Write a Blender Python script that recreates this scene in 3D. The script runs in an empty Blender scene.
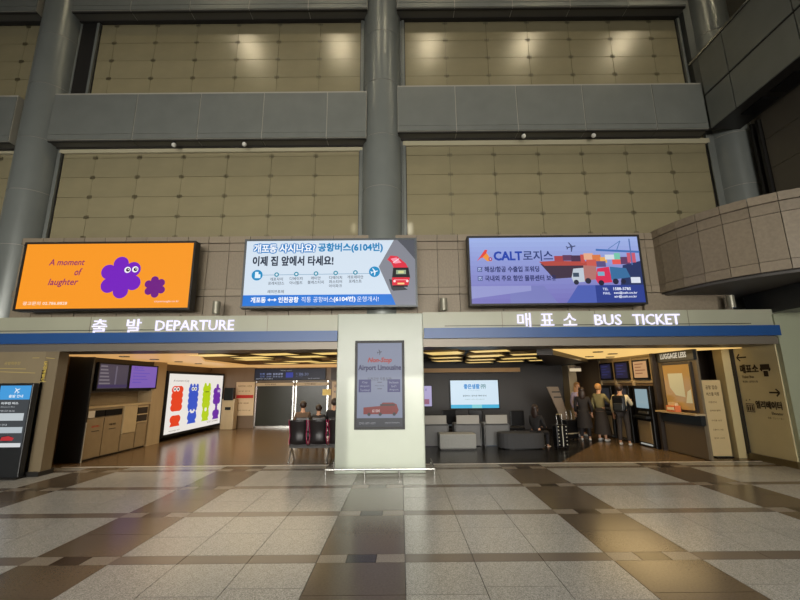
import bpy, bmesh, math, random
from mathutils import Vector, Matrix
C = bpy.context.scene.collection
S = bpy.context.scene
random.seed(7)
R = math.radians

# ------------------------------------------------------------------ camera, exposure, light
cam = bpy.data.cameras.new('camera'); cam.sensor_width = 36; cam.lens = 18.0; cam.clip_end = 200
co = bpy.data.objects.new('camera', cam); C.objects.link(co)
co.matrix_world = Matrix.Translation((0, 0, 1.85)) @ Matrix.Rotation(R(90 + 11.75), 4, 'X') @ Matrix.Rotation(R(-0.5), 4, 'Z')
S.camera = co
S.view_settings.view_transform = 'Standard'; S.view_settings.look = 'None'
S.view_settings.exposure = 0.0; S.view_settings.gamma = 1.0; S.view_settings.use_curve_mapping = False
w = bpy.data.worlds.new('world'); S.world = w; w.use_nodes = True
w.node_tree.nodes['Background'].inputs[0].default_value = (0.75, 0.85, 1.0, 1)
w.node_tree.nodes['Background'].inputs[1].default_value = 1.0

def area(name, loc, rot, sx, sy, power, col, spread=180):
    l = bpy.data.lights.new(name, 'AREA'); l.shape = 'RECTANGLE'; l.size = sx; l.size_y = sy
    l.energy = power; l.color = col; l.spread = R(spread)
    o = bpy.data.objects.new(name, l); C.objects.link(o); o.location = loc; o.rotation_euler = [R(a) for a in rot]
    return o
area('window_daylight', (-2, -13.6, 3.6), (90, 0, 0), 22, 5.5, 800, (1.0, 0.97, 0.90), 60)
area('hall_ceiling_light', (0, 3, 16.5), (0, 0, 0), 20, 10, 420, (1.0, 0.97, 0.90), 80)
area('departure_room_light', (-4.5, 13.5, 2.5), (0, 0, 0), 4.5, 6, 125, (1.0, 0.82, 0.58))
area('ticket_room_light', (6.2, 11.4, 2.54), (0, 0, 0), 1.6, 3.2, 36, (1.0, 0.72, 0.36))
area('lounge_light', (2.4, 12.6, 2.5), (0, 0, 0), 3.0, 3.0, 17, (1.0, 0.93, 0.85))
sun = bpy.data.lights.new('sun', 'SUN'); sun.energy = 2.2; sun.angle = R(0.35); sun.color = (1.0, 0.97, 0.88)
so = bpy.data.objects.new('sun', sun); C.objects.link(so)
SD = Vector((-0.12, 1.0, -0.22)).normalized()
so.rotation_euler = SD.to_track_quat('-Z', 'Y').to_euler()

# ------------------------------------------------------------------ materials
def lin(c):
    return tuple(((v / 255) / 12.92 if v / 255 <= .04045 else ((v / 255 + .055) / 1.055) ** 2.4) for v in c)
MC = {}
def mat(name, rgb, rough=.5, metal=0.0, emit=0.0, noise=0.0, scale=8.0, bump=0.0, spec=.5, detail=4.0, stretch=None, rnd=0.0, emitrgb=None):
    if name in MC: return MC[name]
    m = bpy.data.materials.new(name); m.use_nodes = True; nt = m.node_tree; b = nt.nodes['Principled BSDF']
    c = lin(rgb); b.inputs['Base Color'].default_value = (*c, 1); b.inputs['Roughness'].default_value = rough
    b.inputs['Metallic'].default_value = metal; b.inputs['Specular IOR Level'].default_value = spec
    if emit:
        b.inputs['Emission Color'].default_value = (*lin(emitrgb or rgb), 1); b.inputs['Emission Strength'].default_value = emit
        if not emitrgb: b.inputs['Base Color'].default_value = (.01, .01, .01, 1)
    if noise or bump:
        tc = nt.nodes.new('ShaderNodeTexCoord'); mp = nt.nodes.new('ShaderNodeMapping'); nt.links.new(tc.outputs['Object'], mp.inputs[0])
        if stretch: mp.inputs['Scale'].default_value = stretch
        n = nt.nodes.new('ShaderNodeTexNoise'); n.inputs['Scale'].default_value = scale; n.inputs['Detail'].default_value = detail
        nt.links.new(mp.outputs[0], n.inputs[0])
        if noise:
            r = nt.nodes.new('ShaderNodeMapRange'); r.inputs[1].default_value = .3; r.inputs[2].default_value = .7
            r.inputs[3].default_value = 1 - noise; r.inputs[4].default_value = 1 + noise
            nt.links.new(n.outputs[0], r.inputs[0])
            hs = nt.nodes.new('ShaderNodeHueSaturation'); hs.inputs['Color'].default_value = (*c, 1)
            last = r.outputs[0]
            if rnd:
                oi = nt.nodes.new('ShaderNodeObjectInfo'); r2 = nt.nodes.new('ShaderNodeMapRange')
                r2.inputs[3].default_value = 1 - rnd; r2.inputs[4].default_value = 1 + rnd
                nt.links.new(oi.outputs['Random'], r2.inputs[0])
                mu = nt.nodes.new('ShaderNodeMath'); mu.operation = 'MULTIPLY'
                nt.links.new(last, mu.inputs[0]); nt.links.new(r2.outputs[0], mu.inputs[1]); last = mu.outputs[0]
            nt.links.new(last, hs.inputs['Value']); nt.links.new(hs.outputs[0], b.inputs['Base Color'])
        if bump:
            bm_ = nt.nodes.new('ShaderNodeBump'); bm_.inputs['Strength'].default_value = bump; bm_.inputs['Distance'].default_value = .01
            nt.links.new(n.outputs[0], bm_.inputs['Height']); nt.links.new(bm_.outputs[0], b.inputs['Normal'])
    MC[name] = m; return m

M_mortar = mat('floor_joint', (52, 46, 40), .7)
M_tl = mat('light_granite', (158, 155, 147), .24, noise=.5, scale=75, rnd=.05, detail=6)
M_td = mat('dark_granite', (92, 80, 66), .2, noise=.15, scale=40, rnd=.05, detail=6)
M_tb = mat('band_granite', (104, 94, 84), .25, noise=.15, scale=40, rnd=.04)
M_ts = mat('small_light_granite', (134, 124, 110), .24, noise=.3, scale=20)
M_tx = mat('black_granite', (48, 40, 34), .22, noise=.2, scale=40)
M_inner = mat('inner_floor', (112, 92, 68), .24, noise=.12, scale=2.5)
M_dark_floor = mat('lounge_floor', (30, 30, 32), .25, noise=.1, scale=6)
M_fascia = mat('fascia_paint', (162, 162, 142), .35, noise=.04, scale=1.5)
M_pillar = mat('pillar_panel', (164, 170, 156), .28, noise=.03, scale=1.2)
M_blue = mat('blue_strip', (34, 76, 134), .35, noise=.05, scale=3)
M_soffit = mat('soffit_metal', (120, 112, 100), .4, metal=.3)
M_stone = mat('stone_cladding', (134, 121, 102), .5, noise=.1, scale=14, rnd=.07)
M_stonej = mat('stone_joint', (58, 52, 46), .8)
M_metal = mat('grey_cladding', (120, 123, 118), .38, metal=.25, noise=.06, scale=2.0)
M_groove = mat('cladding_joint', (160, 156, 144), .5)
M_col = mat('column_cladding', (122, 126, 122), .3, metal=.2, noise=.05, scale=1.5)
M_dark = mat('dark_metal', (40, 38, 36), .45, metal=.3)
M_pane = mat('frosted_pane', (142, 133, 104), .22, noise=.06, scale=1.4, rnd=.025, spec=.9)
M_panej = mat('pane_joint', (100, 92, 70), .6)
M_fit = mat('steel_fitting', (104, 96, 74), .4, metal=.5)
M_chrome = mat('brushed_steel', (190, 190, 186), .22, metal=.9)
M_headtrim = mat('recess_head_trim', (176, 168, 140), .5)
M_black = mat('black_plastic', (18, 18, 20), .35, spec=.2)
M_room = mat('brown_wall_panel', (112, 92, 70), .4, noise=.08, scale=3, stretch=(1, 1, .2))
M_roomd = mat('dark_brown_panel', (46, 38, 32), .45, noise=.08, scale=3)
M_lounge = mat('lounge_dark_wall', (48, 44, 44), .5, noise=.05, scale=3)
M_beige = mat('beige_laminate', (178, 158, 124), .4, noise=.06, scale=5, stretch=(1, 1, .15))
M_cab = mat('cabinet_laminate', (152, 134, 104), .4, noise=.06, scale=5)
M_cablt = mat('pale_cabinet_laminate', (190, 172, 136), .4, noise=.04, scale=5)
M_char = mat('charcoal_panel', (38, 40, 42), .3, noise=.05, scale=3)
M_ceil = mat('dark_ceiling', (96, 84, 66), .6)
M_hall = mat('hall_ceiling', (90, 88, 82), .7)
M_warm = mat('lit_ceiling_panel', (242, 198, 118), .4, emit=1.0)
M_board = mat('lit_ceiling_board', (240, 204, 120), .4, emit=1.0)
M_boardside = mat('ceiling_board_rim', (150, 120, 70), .5)
M_cove = mat('cove_light', (226, 172, 104), .4, emit=.8)
M_white = mat('white_letter', (190, 190, 196), .5, emit=.62, emitrgb=(232, 228, 250), spec=.2)
M_glass = mat('dark_glass', (44, 46, 40), .2, spec=.3)
M_grey = mat('grey_upholstery', (160, 160, 156), .7, noise=.06, scale=20)
M_greyd = mat('dark_grey_upholstery', (60, 60, 62), .7, noise=.06, scale=20)
M_desk = mat('grey_desk', (104, 104, 104), .5, noise=.04, scale=5)
M_desklt = mat('pale_desk_panel', (158, 154, 146), .5)
M_lamp = mat('downlight_glow', (255, 236, 196), .4, emit=34.0)

# ------------------------------------------------------------------ mesh helpers
class MB:
    def __init__(s): s.v = []; s.f = []; s.mi = []; s.mats = []; s.smooth = []
    def _m(s, m):
        if m is None: return 0
        if m not in s.mats: s.mats.append(m)
        return s.mats.index(m)
    def add(s, vs, fs, m=None, smooth=False):
        o = len(s.v); s.v += [tuple(v) for v in vs]; k = s._m(m)
        for f in fs: s.f.append(tuple(i + o for i in f)); s.mi.append(k); s.smooth.append(smooth)
        return s
    def box(s, x0, x1, y0, y1, z0, z1, m=None):
        vs = [(x, y, z) for z in (z0, z1) for y in (y0, y1) for x in (x0, x1)]
        return s.add(vs, [(0, 2, 3, 1), (4, 5, 7, 6), (0, 1, 5, 4), (2, 6, 7, 3), (0, 4, 6, 2), (1, 3, 7, 5)], m)
    def bbox(s, x0, x1, y0, y1, z0, z1, b=.01, m=None):      # box with bevelled edges
        bm = bmesh.new(); bmesh.ops.create_cube(bm, size=1)
        for v in bm.verts:
            v.co = Vector(((x0 + x1) / 2 + v.co.x * (x1 - x0), (y0 + y1) / 2 + v.co.y * (y1 - y0), (z0 + z1) / 2 + v.co.z * (z1 - z0)))
        bmesh.ops.bevel(bm, geom=bm.edges[:], offset=b, segments=2, affect='EDGES', profile=.6)
        bm.verts.index_update()
        s.add([v.co[:] for v in bm.verts], [[v.index for v in f.verts] for f in bm.faces], m); bm.free(); return s
    def cyl(s, p0, p1, r0, r1=None, n=20, m=None, caps=True):
        r1 = r0 if r1 is None else r1; p0 = Vector(p0); p1 = Vector(p1); d = (p1 - p0).normalized()
        a = d.orthogonal().normalized(); b = d.cross(a); vs = []
        for p, r in ((p0, r0), (p1, r1)):
            for i in range(n):
                t = 2 * math.pi * i / n; vs.append(p + a * math.cos(t) * r + b * math.sin(t) * r)
        s.add(vs, [(i, (i + 1) % n, n + (i + 1) % n, n + i) for i in range(n)], m, True)
        if caps: s.add(vs, [tuple(range(n))[::-1], tuple(range(n, 2 * n))], m)
        return s
    def tube(s, pts, r, n=10, m=None):
        for a, b in zip(pts, pts[1:]): s.cyl(a, b, r, n=n, m=m)
        for p in pts[1:-1]: s.ball(p, r * 1.0, m=m, n=8)
        return s
    def ball(s, c, r, sc=(1, 1, 1), n=14, m=None):
        vs = []; fs = []; k = n // 2
        for j in range(k + 1):
            ph = math.pi * j / k
            for i in range(n):
                t = 2 * math.pi * i / n
                vs.append((c[0] + r * sc[0] * math.sin(ph) * math.cos(t), c[1] + r * sc[1] * math.sin(ph) * math.sin(t), c[2] + r * sc[2] * math.cos(ph)))
        for j in range(k):
            for i in range(n):
                a = j * n + i; b = j * n + (i + 1) % n; fs.append((a, a + n, b + n, b))
        return s.add(vs, fs, m, True)
    def prism(s, poly, z0, z1, m=None):
        n = len(poly); vs = [(x, y, z0) for x, y in poly] + [(x, y, z1) for x, y in poly]
        return s.add(vs, [tuple(range(n))[::-1], tuple(range(n, 2 * n))] + [(i, (i + 1) % n, n + (i + 1) % n, n + i) for i in range(n)], m)
    def build(s, name, m=None, parent=None, loc=None):
        me = bpy.data.meshes.new(name); me.from_pydata(s.v, [], s.f); me.update()
        ms = s.mats if s.mats else [m]
        for q in ms: me.materials.append(q)
        me.polygons.foreach_set('material_index', s.mi); me.polygons.foreach_set('use_smooth', s.smooth)
        bm = bmesh.new(); bm.from_mesh(me); bmesh.ops.recalc_face_normals(bm, faces=bm.faces[:]) ; bm.to_mesh(me); bm.free()
        o = bpy.data.objects.new(name, me); C.objects.link(o)
        if parent: o.parent = parent
        if loc: o.location = loc
        return o
def empty(name, loc=(0, 0, 0), rz=0):
    o = bpy.data.objects.new(name, None); C.objects.link(o); o.location = loc; o.rotation_euler = (0, 0, R(rz)); o.empty_display_size = .1; return o
def tag(o, label, cat, group=None):
    o['label'] = label; o['category'] = cat
    if group: o['group'] = group
    return o
def struct(o, label, cat='structure'):
    o['kind'] = 'structure'; o['label'] = label; o['category'] = cat; return o
def box(name, m, parent, *a, bev=0):
    b = MB(); (b.bbox(*a, b=bev) if bev else b.box(*a)); return b.build(name, m, parent)
UNIT = None
def piece(name, m, parent, x0, x1, y0, y1, z0, z1):          # small piece sharing one unit-cube mesh per material
    key = 'unit_' + m.name
    me = bpy.data.meshes.get(key)
    if me is None:
        o = MB().box(-.5, .5, -.5, .5, -.5, .5).build(name, m); me = o.data; me.name = key
    else:
        o = bpy.data.objects.new(name, me); C.objects.link(o)
    o.location = ((x0 + x1) / 2, (y0 + y1) / 2, (z0 + z1) / 2); o.scale = (x1 - x0, y1 - y0, z1 - z0)
    if parent: o.parent = parent
    return o

# ------------------------------------------------------------------ flat artwork on a panel
_tc = {}
def text_mesh(s, bold=0.0, shear=0.0, spacing=1.0):
    k = (s, bold, shear, spacing)
    if k in _tc: return _tc[k]
    cu = bpy.data.curves.new('t', 'FONT'); cu.body = s; cu.size = 1; cu.offset = bold; cu.shear = shear; cu.resolution_u = 2; cu.space_character = spacing
    o = bpy.data.objects.new('t', cu); C.objects.link(o); dg = bpy.context.evaluated_depsgraph_get()
    me = bpy.data.meshes.new_from_object(o.evaluated_get(dg))
    vs = [v.co.copy() for v in me.vertices]; fs = [tuple(p.vertices) for p in me.polygons]
    bpy.data.objects.remove(o); bpy.data.curves.remove(cu); bpy.data.meshes.remove(me)
    _tc[k] = (vs, fs); return _tc[k]
class Art:
    """drawing on a plane: origin = lower left corner, u = reading direction, n = outward normal"""
    def __init__(s, origin, u, n, emit=1.0, rough=.3):
        s.o = Vector(origin); s.u = Vector(u); s.n = Vector(n); s.e = emit; s.r = rough; s.pic = MB(); s.let = MB(); s.k = 1
    def m(s, rgb):
        nm = ('lit_print_%s' % s.e if s.e else 'print') + '_%d_%d_%d' % rgb
        return mat(nm, rgb, s.r, emit=s.e, spec=.15)
    def P(s, x, y, k): return s.o + s.u * x + Vector((0, 0, y)) + s.n * (k * .0006 + .001)
    def poly(s, pts, rgb):
        s.k += 1
        s.pic.add([s.P(x, y, s.k) for x, y in pts], [tuple(range(len(pts)))], s.m(rgb)); return s
    def rect(s, x0, y0, x1, y1, rgb): return s.poly([(x0, y0), (x1, y0), (x1, y1), (x0, y1)], rgb)
    def circ(s, x, y, r, rgb, ry=None, n=20):
        ry = ry or r
        return s.poly([(x + r * math.cos(2 * math.pi * i / n), y + ry * math.sin(2 * math.pi * i / n)) for i in range(n)], rgb)
    def line(s, x0, y0, x1, y1, wd, rgb):
        d = Vector((x1 - x0, y1 - y0)); d.normalize(); q = Vector((-d.y, d.x)) * wd / 2
        return s.poly([(x0 - q.x, y0 - q.y), (x1 - q.x, y1 - q.y), (x1 + q.x, y1 + q.y), (x0 + q.x, y0 + q.y)], rgb)
    def text(s, t, x, y, w=None, h=None, rgb=(0, 0, 0), bold=.0, shear=0, align='L', depth=0, m=None):
        vs, fs = text_mesh(t, 0, shear)
        if not vs: return s
        x0 = min(v.x for v in vs); x1 = max(v.x for v in vs); y0 = min(v.y for v in vs); y1 = max(v.y for v in vs)
        sy = h / (y1 - y0) if h else None; sx = w / (x1 - x0) if w else sy; sy = sy or sx
        W = (x1 - x0) * sx; xo = x if align == 'L' else (x - W / 2 if align == 'C' else x - W)
        s.k += 1; e = bold * sy * 1.2
        offs = [(0, 0)] if bold <= 0 else ([(-e, -e), (e, -e), (-e, e), (e, e)] if bold < .05 else [(-e, -e), (e, -e), (-e, e), (e, e), (0, 1.3 * e), (0, -1.3 * e), (1.3 * e, 0), (-1.3 * e, 0)])
        for i, (ox, oy) in enumerate(offs):
            f = [((v.x - x0) * sx + xo + ox, (v.y - y0) * sy + y + oy) for v in vs]; k = s.k + i * .06
            if depth:
                n = len(f); V = [s.P(a, b, k) for a, b in f] + [s.P(a, b, k) + s.n * depth for a, b in f]; ed = {}
                for q in fs:
                    for j in range(len(q)):
                        ee = (q[j], q[(j + 1) % len(q)]); kk = tuple(sorted(ee)); ed[kk] = None if kk in ed else ee
                F = [tuple(j + n for j in q) for q in fs] + [tuple(q[::-1]) for q in fs] + [(ee[0], ee[1], ee[1] + n, ee[0] + n) for ee in ed.values() if ee]
                s.let.add(V, F, m or s.m(rgb))
            else:
                s.let.add([s.P(a, b, k) for a, b in f], fs, m or s.m(rgb))
        return s
    def build(s, parent, pic='picture', let='lettering'):
        r = []
        for b, nm in ((s.pic, pic), (s.let, let)):
            if not b.v: continue
            me = bpy.data.meshes.new(nm); me.from_pydata(b.v, [], b.f); me.update()
            for q in b.mats: me.materials.append(q)
            me.polygons.foreach_set('material_index', b.mi)
            dsp = getattr(s, 'disp', None)
            o = bpy.data.objects.new(nm, me); C.objects.link(o); o.parent = dsp or parent
            if parent.type == 'EMPTY': o.matrix_parent_inverse = Matrix.Translation(parent.location).inverted()
            r.append(o)
        return r
def plane_icon(A, x, y, s, rgb, rot=0):
    pts = [(0, 1), (.12, .75), (.12, .3), (1, -.15), (1, -.35), (.12, -.1), (.1, -.65), (.35, -.85), (.35, -1), (0, -.9),
           (-.35, -1), (-.35, -.85), (-.1, -.65), (-.12, -.1), (-1, -.35), (-1, -.15), (-.12, .3), (-.12, .75)]
    c, d = math.cos(R(rot)), math.sin(R(rot))
    A.poly([(x + s * (a * c - b * d), y + s * (a * d + b * c)) for a, b in pts], rgb)

# ================================================================== FLOOR
fl = struct(box('floor', M_mortar, None, -16, 16, -14, 9.87, -.12, -.012), 'polished granite hall floor laid in light slabs with dark strips')
X0, PX, DW = -4.05, 3.14, .94; LW = (PX - DW) / 3
Y0, PY, BH = 4.80, 1.54, .21
stuffb = MB(); g = .0035; nvis = 0
def ftile(x0, x1, y0, y1, m, name='floor_tile'):
    global nvis
    vis = y1 > 3.75 and y0 < 9.87 and abs((x0 + x1) / 2) - (x1 - x0) / 2 < .979 * y1 - .38 and nvis < 292 and y1 <= 9.88
    dz = random.uniform(-.0006, .0006)
    if vis:
        piece(name, m, fl, x0 + g, x1 - g, y0 + g, y1 - g, -.012, dz); nvis += 1
    else: stuffb.box(x0 + g, x1 - g, y0 + g, y1 - g, -.012, 0, m)
ybands = [Y0 + PY * k for k in range(3, -12, -1)]
for yc in ybands:                       # cell = above the band at yc up to next band
    top = min(yc + PY - BH / 2, 9.85); bot = yc + BH / 2
    for k in range(-3, 5):
        xs = X0 + PX * k
        if abs(xs + 1.5) > 12.5: continue
        vis_band = yc < 9.6
        ftile(xs, xs + .31, yc - BH / 2, yc + BH / 2, M_ts); ftile(xs + .31, xs + .63, yc - BH / 2, yc + BH / 2, M_tx); ftile(xs + .63, xs + DW, yc - BH / 2, yc + BH / 2, M_ts)
        for c in range(3): ftile(xs + DW + c * LW, xs + DW + (c + 1) * LW, yc - BH / 2, yc + BH / 2, M_tb)
        if top - bot < .1: continue
        h = top - bot
        if h > 1.2: ftile(xs, xs + DW, bot, bot + h / 2, M_td); ftile(xs, xs + DW, bot + h / 2, top, M_td)
        else: ftile(xs, xs + DW, bot, top, M_td)
        for c in range(3):
            a, b = xs + DW + c * LW, xs + DW + (c + 1) * LW
            if h < 1.2: ftile(a, b, bot, top, M_tl); continue
            j = bot + h * (.42, .5, .6)[(c + k) % 3]
            ftile(a, b, bot, j, M_tl); ftile(a, b, j, top, M_tl)
so_ = stuffb.build('floor_tile_field', None, fl); so_['kind'] = 'stuff'
box('threshold_strip', mat('pale_threshold', (206, 200, 188), .35), fl, -7.9, 8.43, 9.86, 9.92, -.02, .004)  # pale colour stands in for the metal strip's bright sheen
MB().prism([(-9, 9.92), (.5, 9.92), (.5, 18.4), (-9, 18.4)], -.05, 0).build('inner_flooring', M_inner, fl)
MB().prism([(.5, 9.92), (3.69, 9.92), (6.31, 13.35), (6.8, 16.8), (.5, 16.8)], -.05, 0).build('lounge_flooring', M_dark_floor, fl)
MB().prism([(3.69, 9.92), (9, 9.92), (9, 16.8), (6.8, 16.8), (6.31, 13.35)], -.05, -.0005).build('kiosk_flooring', M_inner, fl)

# ================================================================== PORTAL FASCIA, PILLAR
pil = struct(box('pillar', M_pillar, None, -1.41, .51, 8.94, 9.9, 0, 3.40, bev=.02), 'pale grey pillar between the departure and ticket openings')
for nm, z in (('panel_joint', 2.02),): pass
fasL = struct(box('trim_1', M_fascia, None, -13, -1.41, 8.94, 9.45, 2.80, 3.38), 'pale fascia band over the departure opening')
fasR = struct(box('trim_2', M_fascia, None, .51, 8.5, 8.94, 9.45, 2.84, 3.42), 'pale fascia band over the bus ticket opening')
box('blue_strip', M_blue, fasL, -13, -1.40, 8.86, 8.95, 2.775, 3.01)
box('blue_strip', M_blue, fasR, .53, 8.46, 8.86, 8.95, 2.82, 3.05)
box('soffit_panel', M_soffit, fasL, -13, -1.41, 8.97, 9.9, 2.61, 2.80)
box('soffit_panel', M_soffit, fasR, .51, 8.46, 8.97, 9.9, 2.64, 2.84)
box('groove_line', M_dark, fasR, 1.0, 7.9, 8.936, 8.95, 3.095, 3.11)
box('groove_line', M_dark, fasL, -12.5, -4.9, 8.936, 8.95, 3.065, 3.08)
for x in (-11.2, -9.1, -7.0, -3.0): box('panel_joint', M_soffit, fasL, x, x + .012, 8.937, 8.945, 3.01, 3.38)
for x in (2.3, 4.4, 6.5): box('panel_joint', M_soffit, fasR, x, x + .012, 8.937, 8.945, 3.05, 3.42)
A = Art((0, 8.94, 0), (1, 0, 0), (0, -1, 0), .75)
# lettering heights in metres
def letters(t, x0, x1, z0, z1, parent, bold=.0):
    """raised sign letters: each Latin letter and each Korean syllable is a part of its own"""
    vs, fs = text_mesh(t); mx0 = min(v.x for v in vs); mx1 = max(v.x for v in vs)
    par = list(range(len(vs)))
    def find(i):
        while par[i] != i: par[i] = par[par[i]]; i = par[i]
        return i
    if ord(t[0]) < 200:
        for q in fs:
            for j in q[1:]: par[find(q[0])] = find(j)
    else: par = [0] * len(vs)
    my0 = min(v.y for v in vs); my1 = max(v.y for v in vs); sx = (x1 - x0) / (mx1 - mx0); sz = (z1 - z0) / (my1 - my0)
    used = {i for q in fs for i in q}
    for root in sorted({find(i) for i in used}, key=lambda r_: vs[r_].x):
        A = Art((0, 8.93, 0), (1, 0, 0), (0, -1, 0)); F0 = [q for q in fs if find(q[0]) == root]; ids = sorted({i for q in F0 for i in q}); mp = {i: n for n, i in enumerate(ids)}
        for ox, oz in ([(0, 0)] if not bold else [(-bold, -bold), (bold, -bold), (-bold, bold), (bold, bold)]):
            f = [(x0 + (vs[i].x - mx0) * sx + ox, z0 + (vs[i].y - my0) * sz + oz) for i in ids]; n = len(f)
            V = [A.P(a, b, 1) for a, b in f] + [A.P(a, b, 1) + A.n * .025 for a, b in f]; ed = {}
            FF = [tuple(mp[i] for i in q) for q in F0]
            for q in FF:
                for j in range(len(q)):
                    e = (q[j], q[(j + 1) % len(q)]); kk = tuple(sorted(e)); ed[kk] = None if kk in ed else e
            A.let.add(V, [tuple(j + n for j in q) for q in FF] + [q[::-1] for q in FF] + [(e[0], e[1], e[1] + n, e[0] + n) for e in ed.values() if e], M_white)
        A.build(parent, let='sign_letter')
letters('출', -6.93, -6.60, 2.99, 3.32, fasL, .0015); letters('발', -6.15, -5.83, 2.99, 3.32, fasL, .0015)
letters('DEPARTURE', -5.50, -3.74, 3.05, 3.28, fasL, .002)
letters('매', 2.64, 2.94, 3.06, 3.38, fasR, .0015); letters('표', 3.16, 3.46, 3.09, 3.36, fasR, .0015); letters('소', 3.67, 3.97, 3.09, 3.36, fasR, .0015)
letters('BUS', 4.38, 4.98, 3.09, 3.33, fasR, .002); letters('TICKET', 5.24, 6.30, 3.09, 3.33, fasR, .002)
# pillar guard rail
gr = empty('guard_rail', (-.45, 8.7, 0)); tag(gr, 'low stainless guard rail around the foot of the pale pillar', 'rail')
b = MB(); b.tube([(-1.1, 1.1, .13), (-1.1, 0, .13), (1.12, 0, .13), (1.12, 1.1, .13)], .022, m=M_chrome); b.build('rail', None, gr)
for x, y in ((-1.1, 0), (-.3, 0), (.4, 0), (1.12, 0), (-1.1, 1.05), (1.12, 1.05)):
    MB().cyl((x, y, 0), (x, y, .12), .014, n=10).build('post', M_chrome, gr)

# poster on the pillar
def screen(name, x0, x1, z0, z1, y, depth, label, cat, bez=.05, emit=1.0, frame=None, back=(10, 10, 12), bg=(255, 255, 255), group=None):
    o = empty(name, ((x0 + x1) / 2, y, z0)); tag(o, label, cat, group)
    cx = (x0 + x1) / 2; W = (x1 - x0) / 2; H = z1 - z0
    b = MB(); b.box(-W, W, .03, depth, 0, H)
    if depth > .2:
        for bx_ in (-W * .6, W * .6): box('wall_bracket', M_dark, o, bx_ - .05, bx_ + .05, depth, .515, H * .3, H * .7)
    b.box(-W, -W + bez, 0, .03, 0, H); b.box(W - bez, W, 0, .03, 0, H); b.box(-W + bez, W - bez, 0, .03, 0, bez); b.box(-W + bez, W - bez, 0, .03, H - bez, H)
    b.build('frame', frame or M_dark, o)
    A = Art((x0 + bez, y + .022, z0 + bez), (1, 0, 0), (0, -1, 0), emit)
    A.W = x1 - x0 - 2 * bez; A.H = H - 2 * bez
    A.disp = box('display', A.m(bg), o, -W + bez, W - bez, .022, .032, bez, H - bez); A.root = o
    return o, A
o, A = screen('poster_case', -1.0, .085, .89, 2.78, 8.86, .08, 'portrait backlit bus poster in a black case on the pale pillar', 'poster', .055, emit=.55, frame=M_black, bg=(150, 160, 190))
W, H = A.W, A.H
A.rect(0, 0, W, .18, (62, 66, 76)); A.text('안내 1577-1577', .05, .05, w=.35, rgb=(190, 190, 200)); A.text('airport limousine', .6, .06, w=.32, rgb=(190, 190, 200))
plane_icon(A, W * .5, H - .2, .06, (70, 74, 90), -80)
A.text('Non-Stop', W / 2, H - .45, w=.52, h=.13, rgb=(196, 50, 50), bold=.03, shear=.3, align='C')
A.text('Airport Limousine', W / 2, H - .62, w=.93, h=.14, rgb=(44, 44, 104), bold=.03, align='C')
A.text('인천공항 직통운행!', W / 2, H - .82, w=.52, h=.075, rgb=(60, 64, 80), align='C')
A.rect(.03, .72, .30, .99, (54, 56, 130)); A.rect(W - .32, .72, W - .04, .99, (54, 56, 130))
for i, t in enumerate(('City', 'Airport', 'Terminal')): A.text(t, .165, .90 - i * .08, w=.2 if i else .12, h=.05, rgb=(190, 195, 225), align='C')
for i, t in enumerate(('Incheon', 'Int\'l', 'Airport')): A.text(t, W - .18, .90 - i * .08, w=.2 if i != 1 else .1, h=.05, rgb=(190, 195, 225), align='C')
A.text('Non-Stop', W / 2, .84, w=.2, h=.03, rgb=(40, 40, 60), align='C')
A.line(W / 2 - .05, .93, W / 2 + .05, .93, .012, (40, 40, 60)); A.line(W / 2 - .05, .79, W / 2 + .05, .79, .012, (40, 40, 60))
A.poly([(.14, .26), (W - .12, .26), (W - .08, .34), (W - .12, .46), (W - .2, .5), (.55, .5), (.5, .43), (.14, .40)], (150, 30, 34))
A.rect(.5, .43, W - .16, .47, (60, 40, 46)); A.text('6104', .33, .30, w=.16, h=.06, rgb=(230, 200, 200), bold=.02)
for x in (.26, .5, .8): A.circ(x, .26, .035, (40, 40, 46))
A.build(o)

# ================================================================== BILLBOARD SCREENS
zs0, zs1 = 3.56, 5.23
o, A = screen('advertising_screen', -8.96, -4.87, zs0, zs1, 9.08, .22, 'wide orange screen with two purple flowers over the departure sign', 'screen', .045, emit=1.0, bg=(248, 152, 34))
W, H = A.W, A.H
def fx(px, py, ox, oy, sx, sy): return ((px - ox) * sx, (oy - py) * sy)
pu = (118, 30, 190)
A.text('A moment', .60, 1.05, w=.84, h=.15, rgb=(146, 36, 96), bold=.01, shear=.22); A.text('of', 1.24, .80, w=.17, h=.17, rgb=(146, 36, 96), bold=.01, shear=.22)
A.text('laughter', .66, .52, w=.70, h=.20, rgb=(146, 36, 96), bold=.01, shear=.22)
A.text('광고문의 02.786.8828', .15, .09, w=1.03, h=.085, rgb=(255, 232, 210), bold=.012); A.text('citywrangle.co.kr', 3.2, .12, w=.58, h=.06, rgb=(255, 224, 220))
def flower(cx, cy, r, col):
    A.circ(cx, cy, r * .62, col)
    for i in range(6):
        a = R(90 + 60 * i + 6); A.circ(cx + math.cos(a) * r * .66, cy + math.sin(a) * r * .66, r * .36, col)
flower(2.35, .74, .50, pu); flower(3.18, .50, .255, (112, 26, 130))
for x, y in ((2.49, .92), (2.67, .93)):
    A.circ(x, y, .075, (250, 246, 250)); A.circ(x + .01, y, .045, (20, 16, 20)); A.circ(x + .02, y + .01, .015, (250, 250, 250))
A.build(o)

o, A = screen('advertising_screen', -3.70, .41, zs0 + .02, zs1 + .03, 9.08, .22, 'wide pale blue screen advertising an airport bus, between the other two', 'screen', .045, emit=1.0, bg=(212, 226, 240), frame=mat('grey_bezel', (86, 90, 92), .4, metal=.3))
W, H = A.W, A.H
bl = (14, 122, 196); nav = (40, 52, 72)
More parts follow.
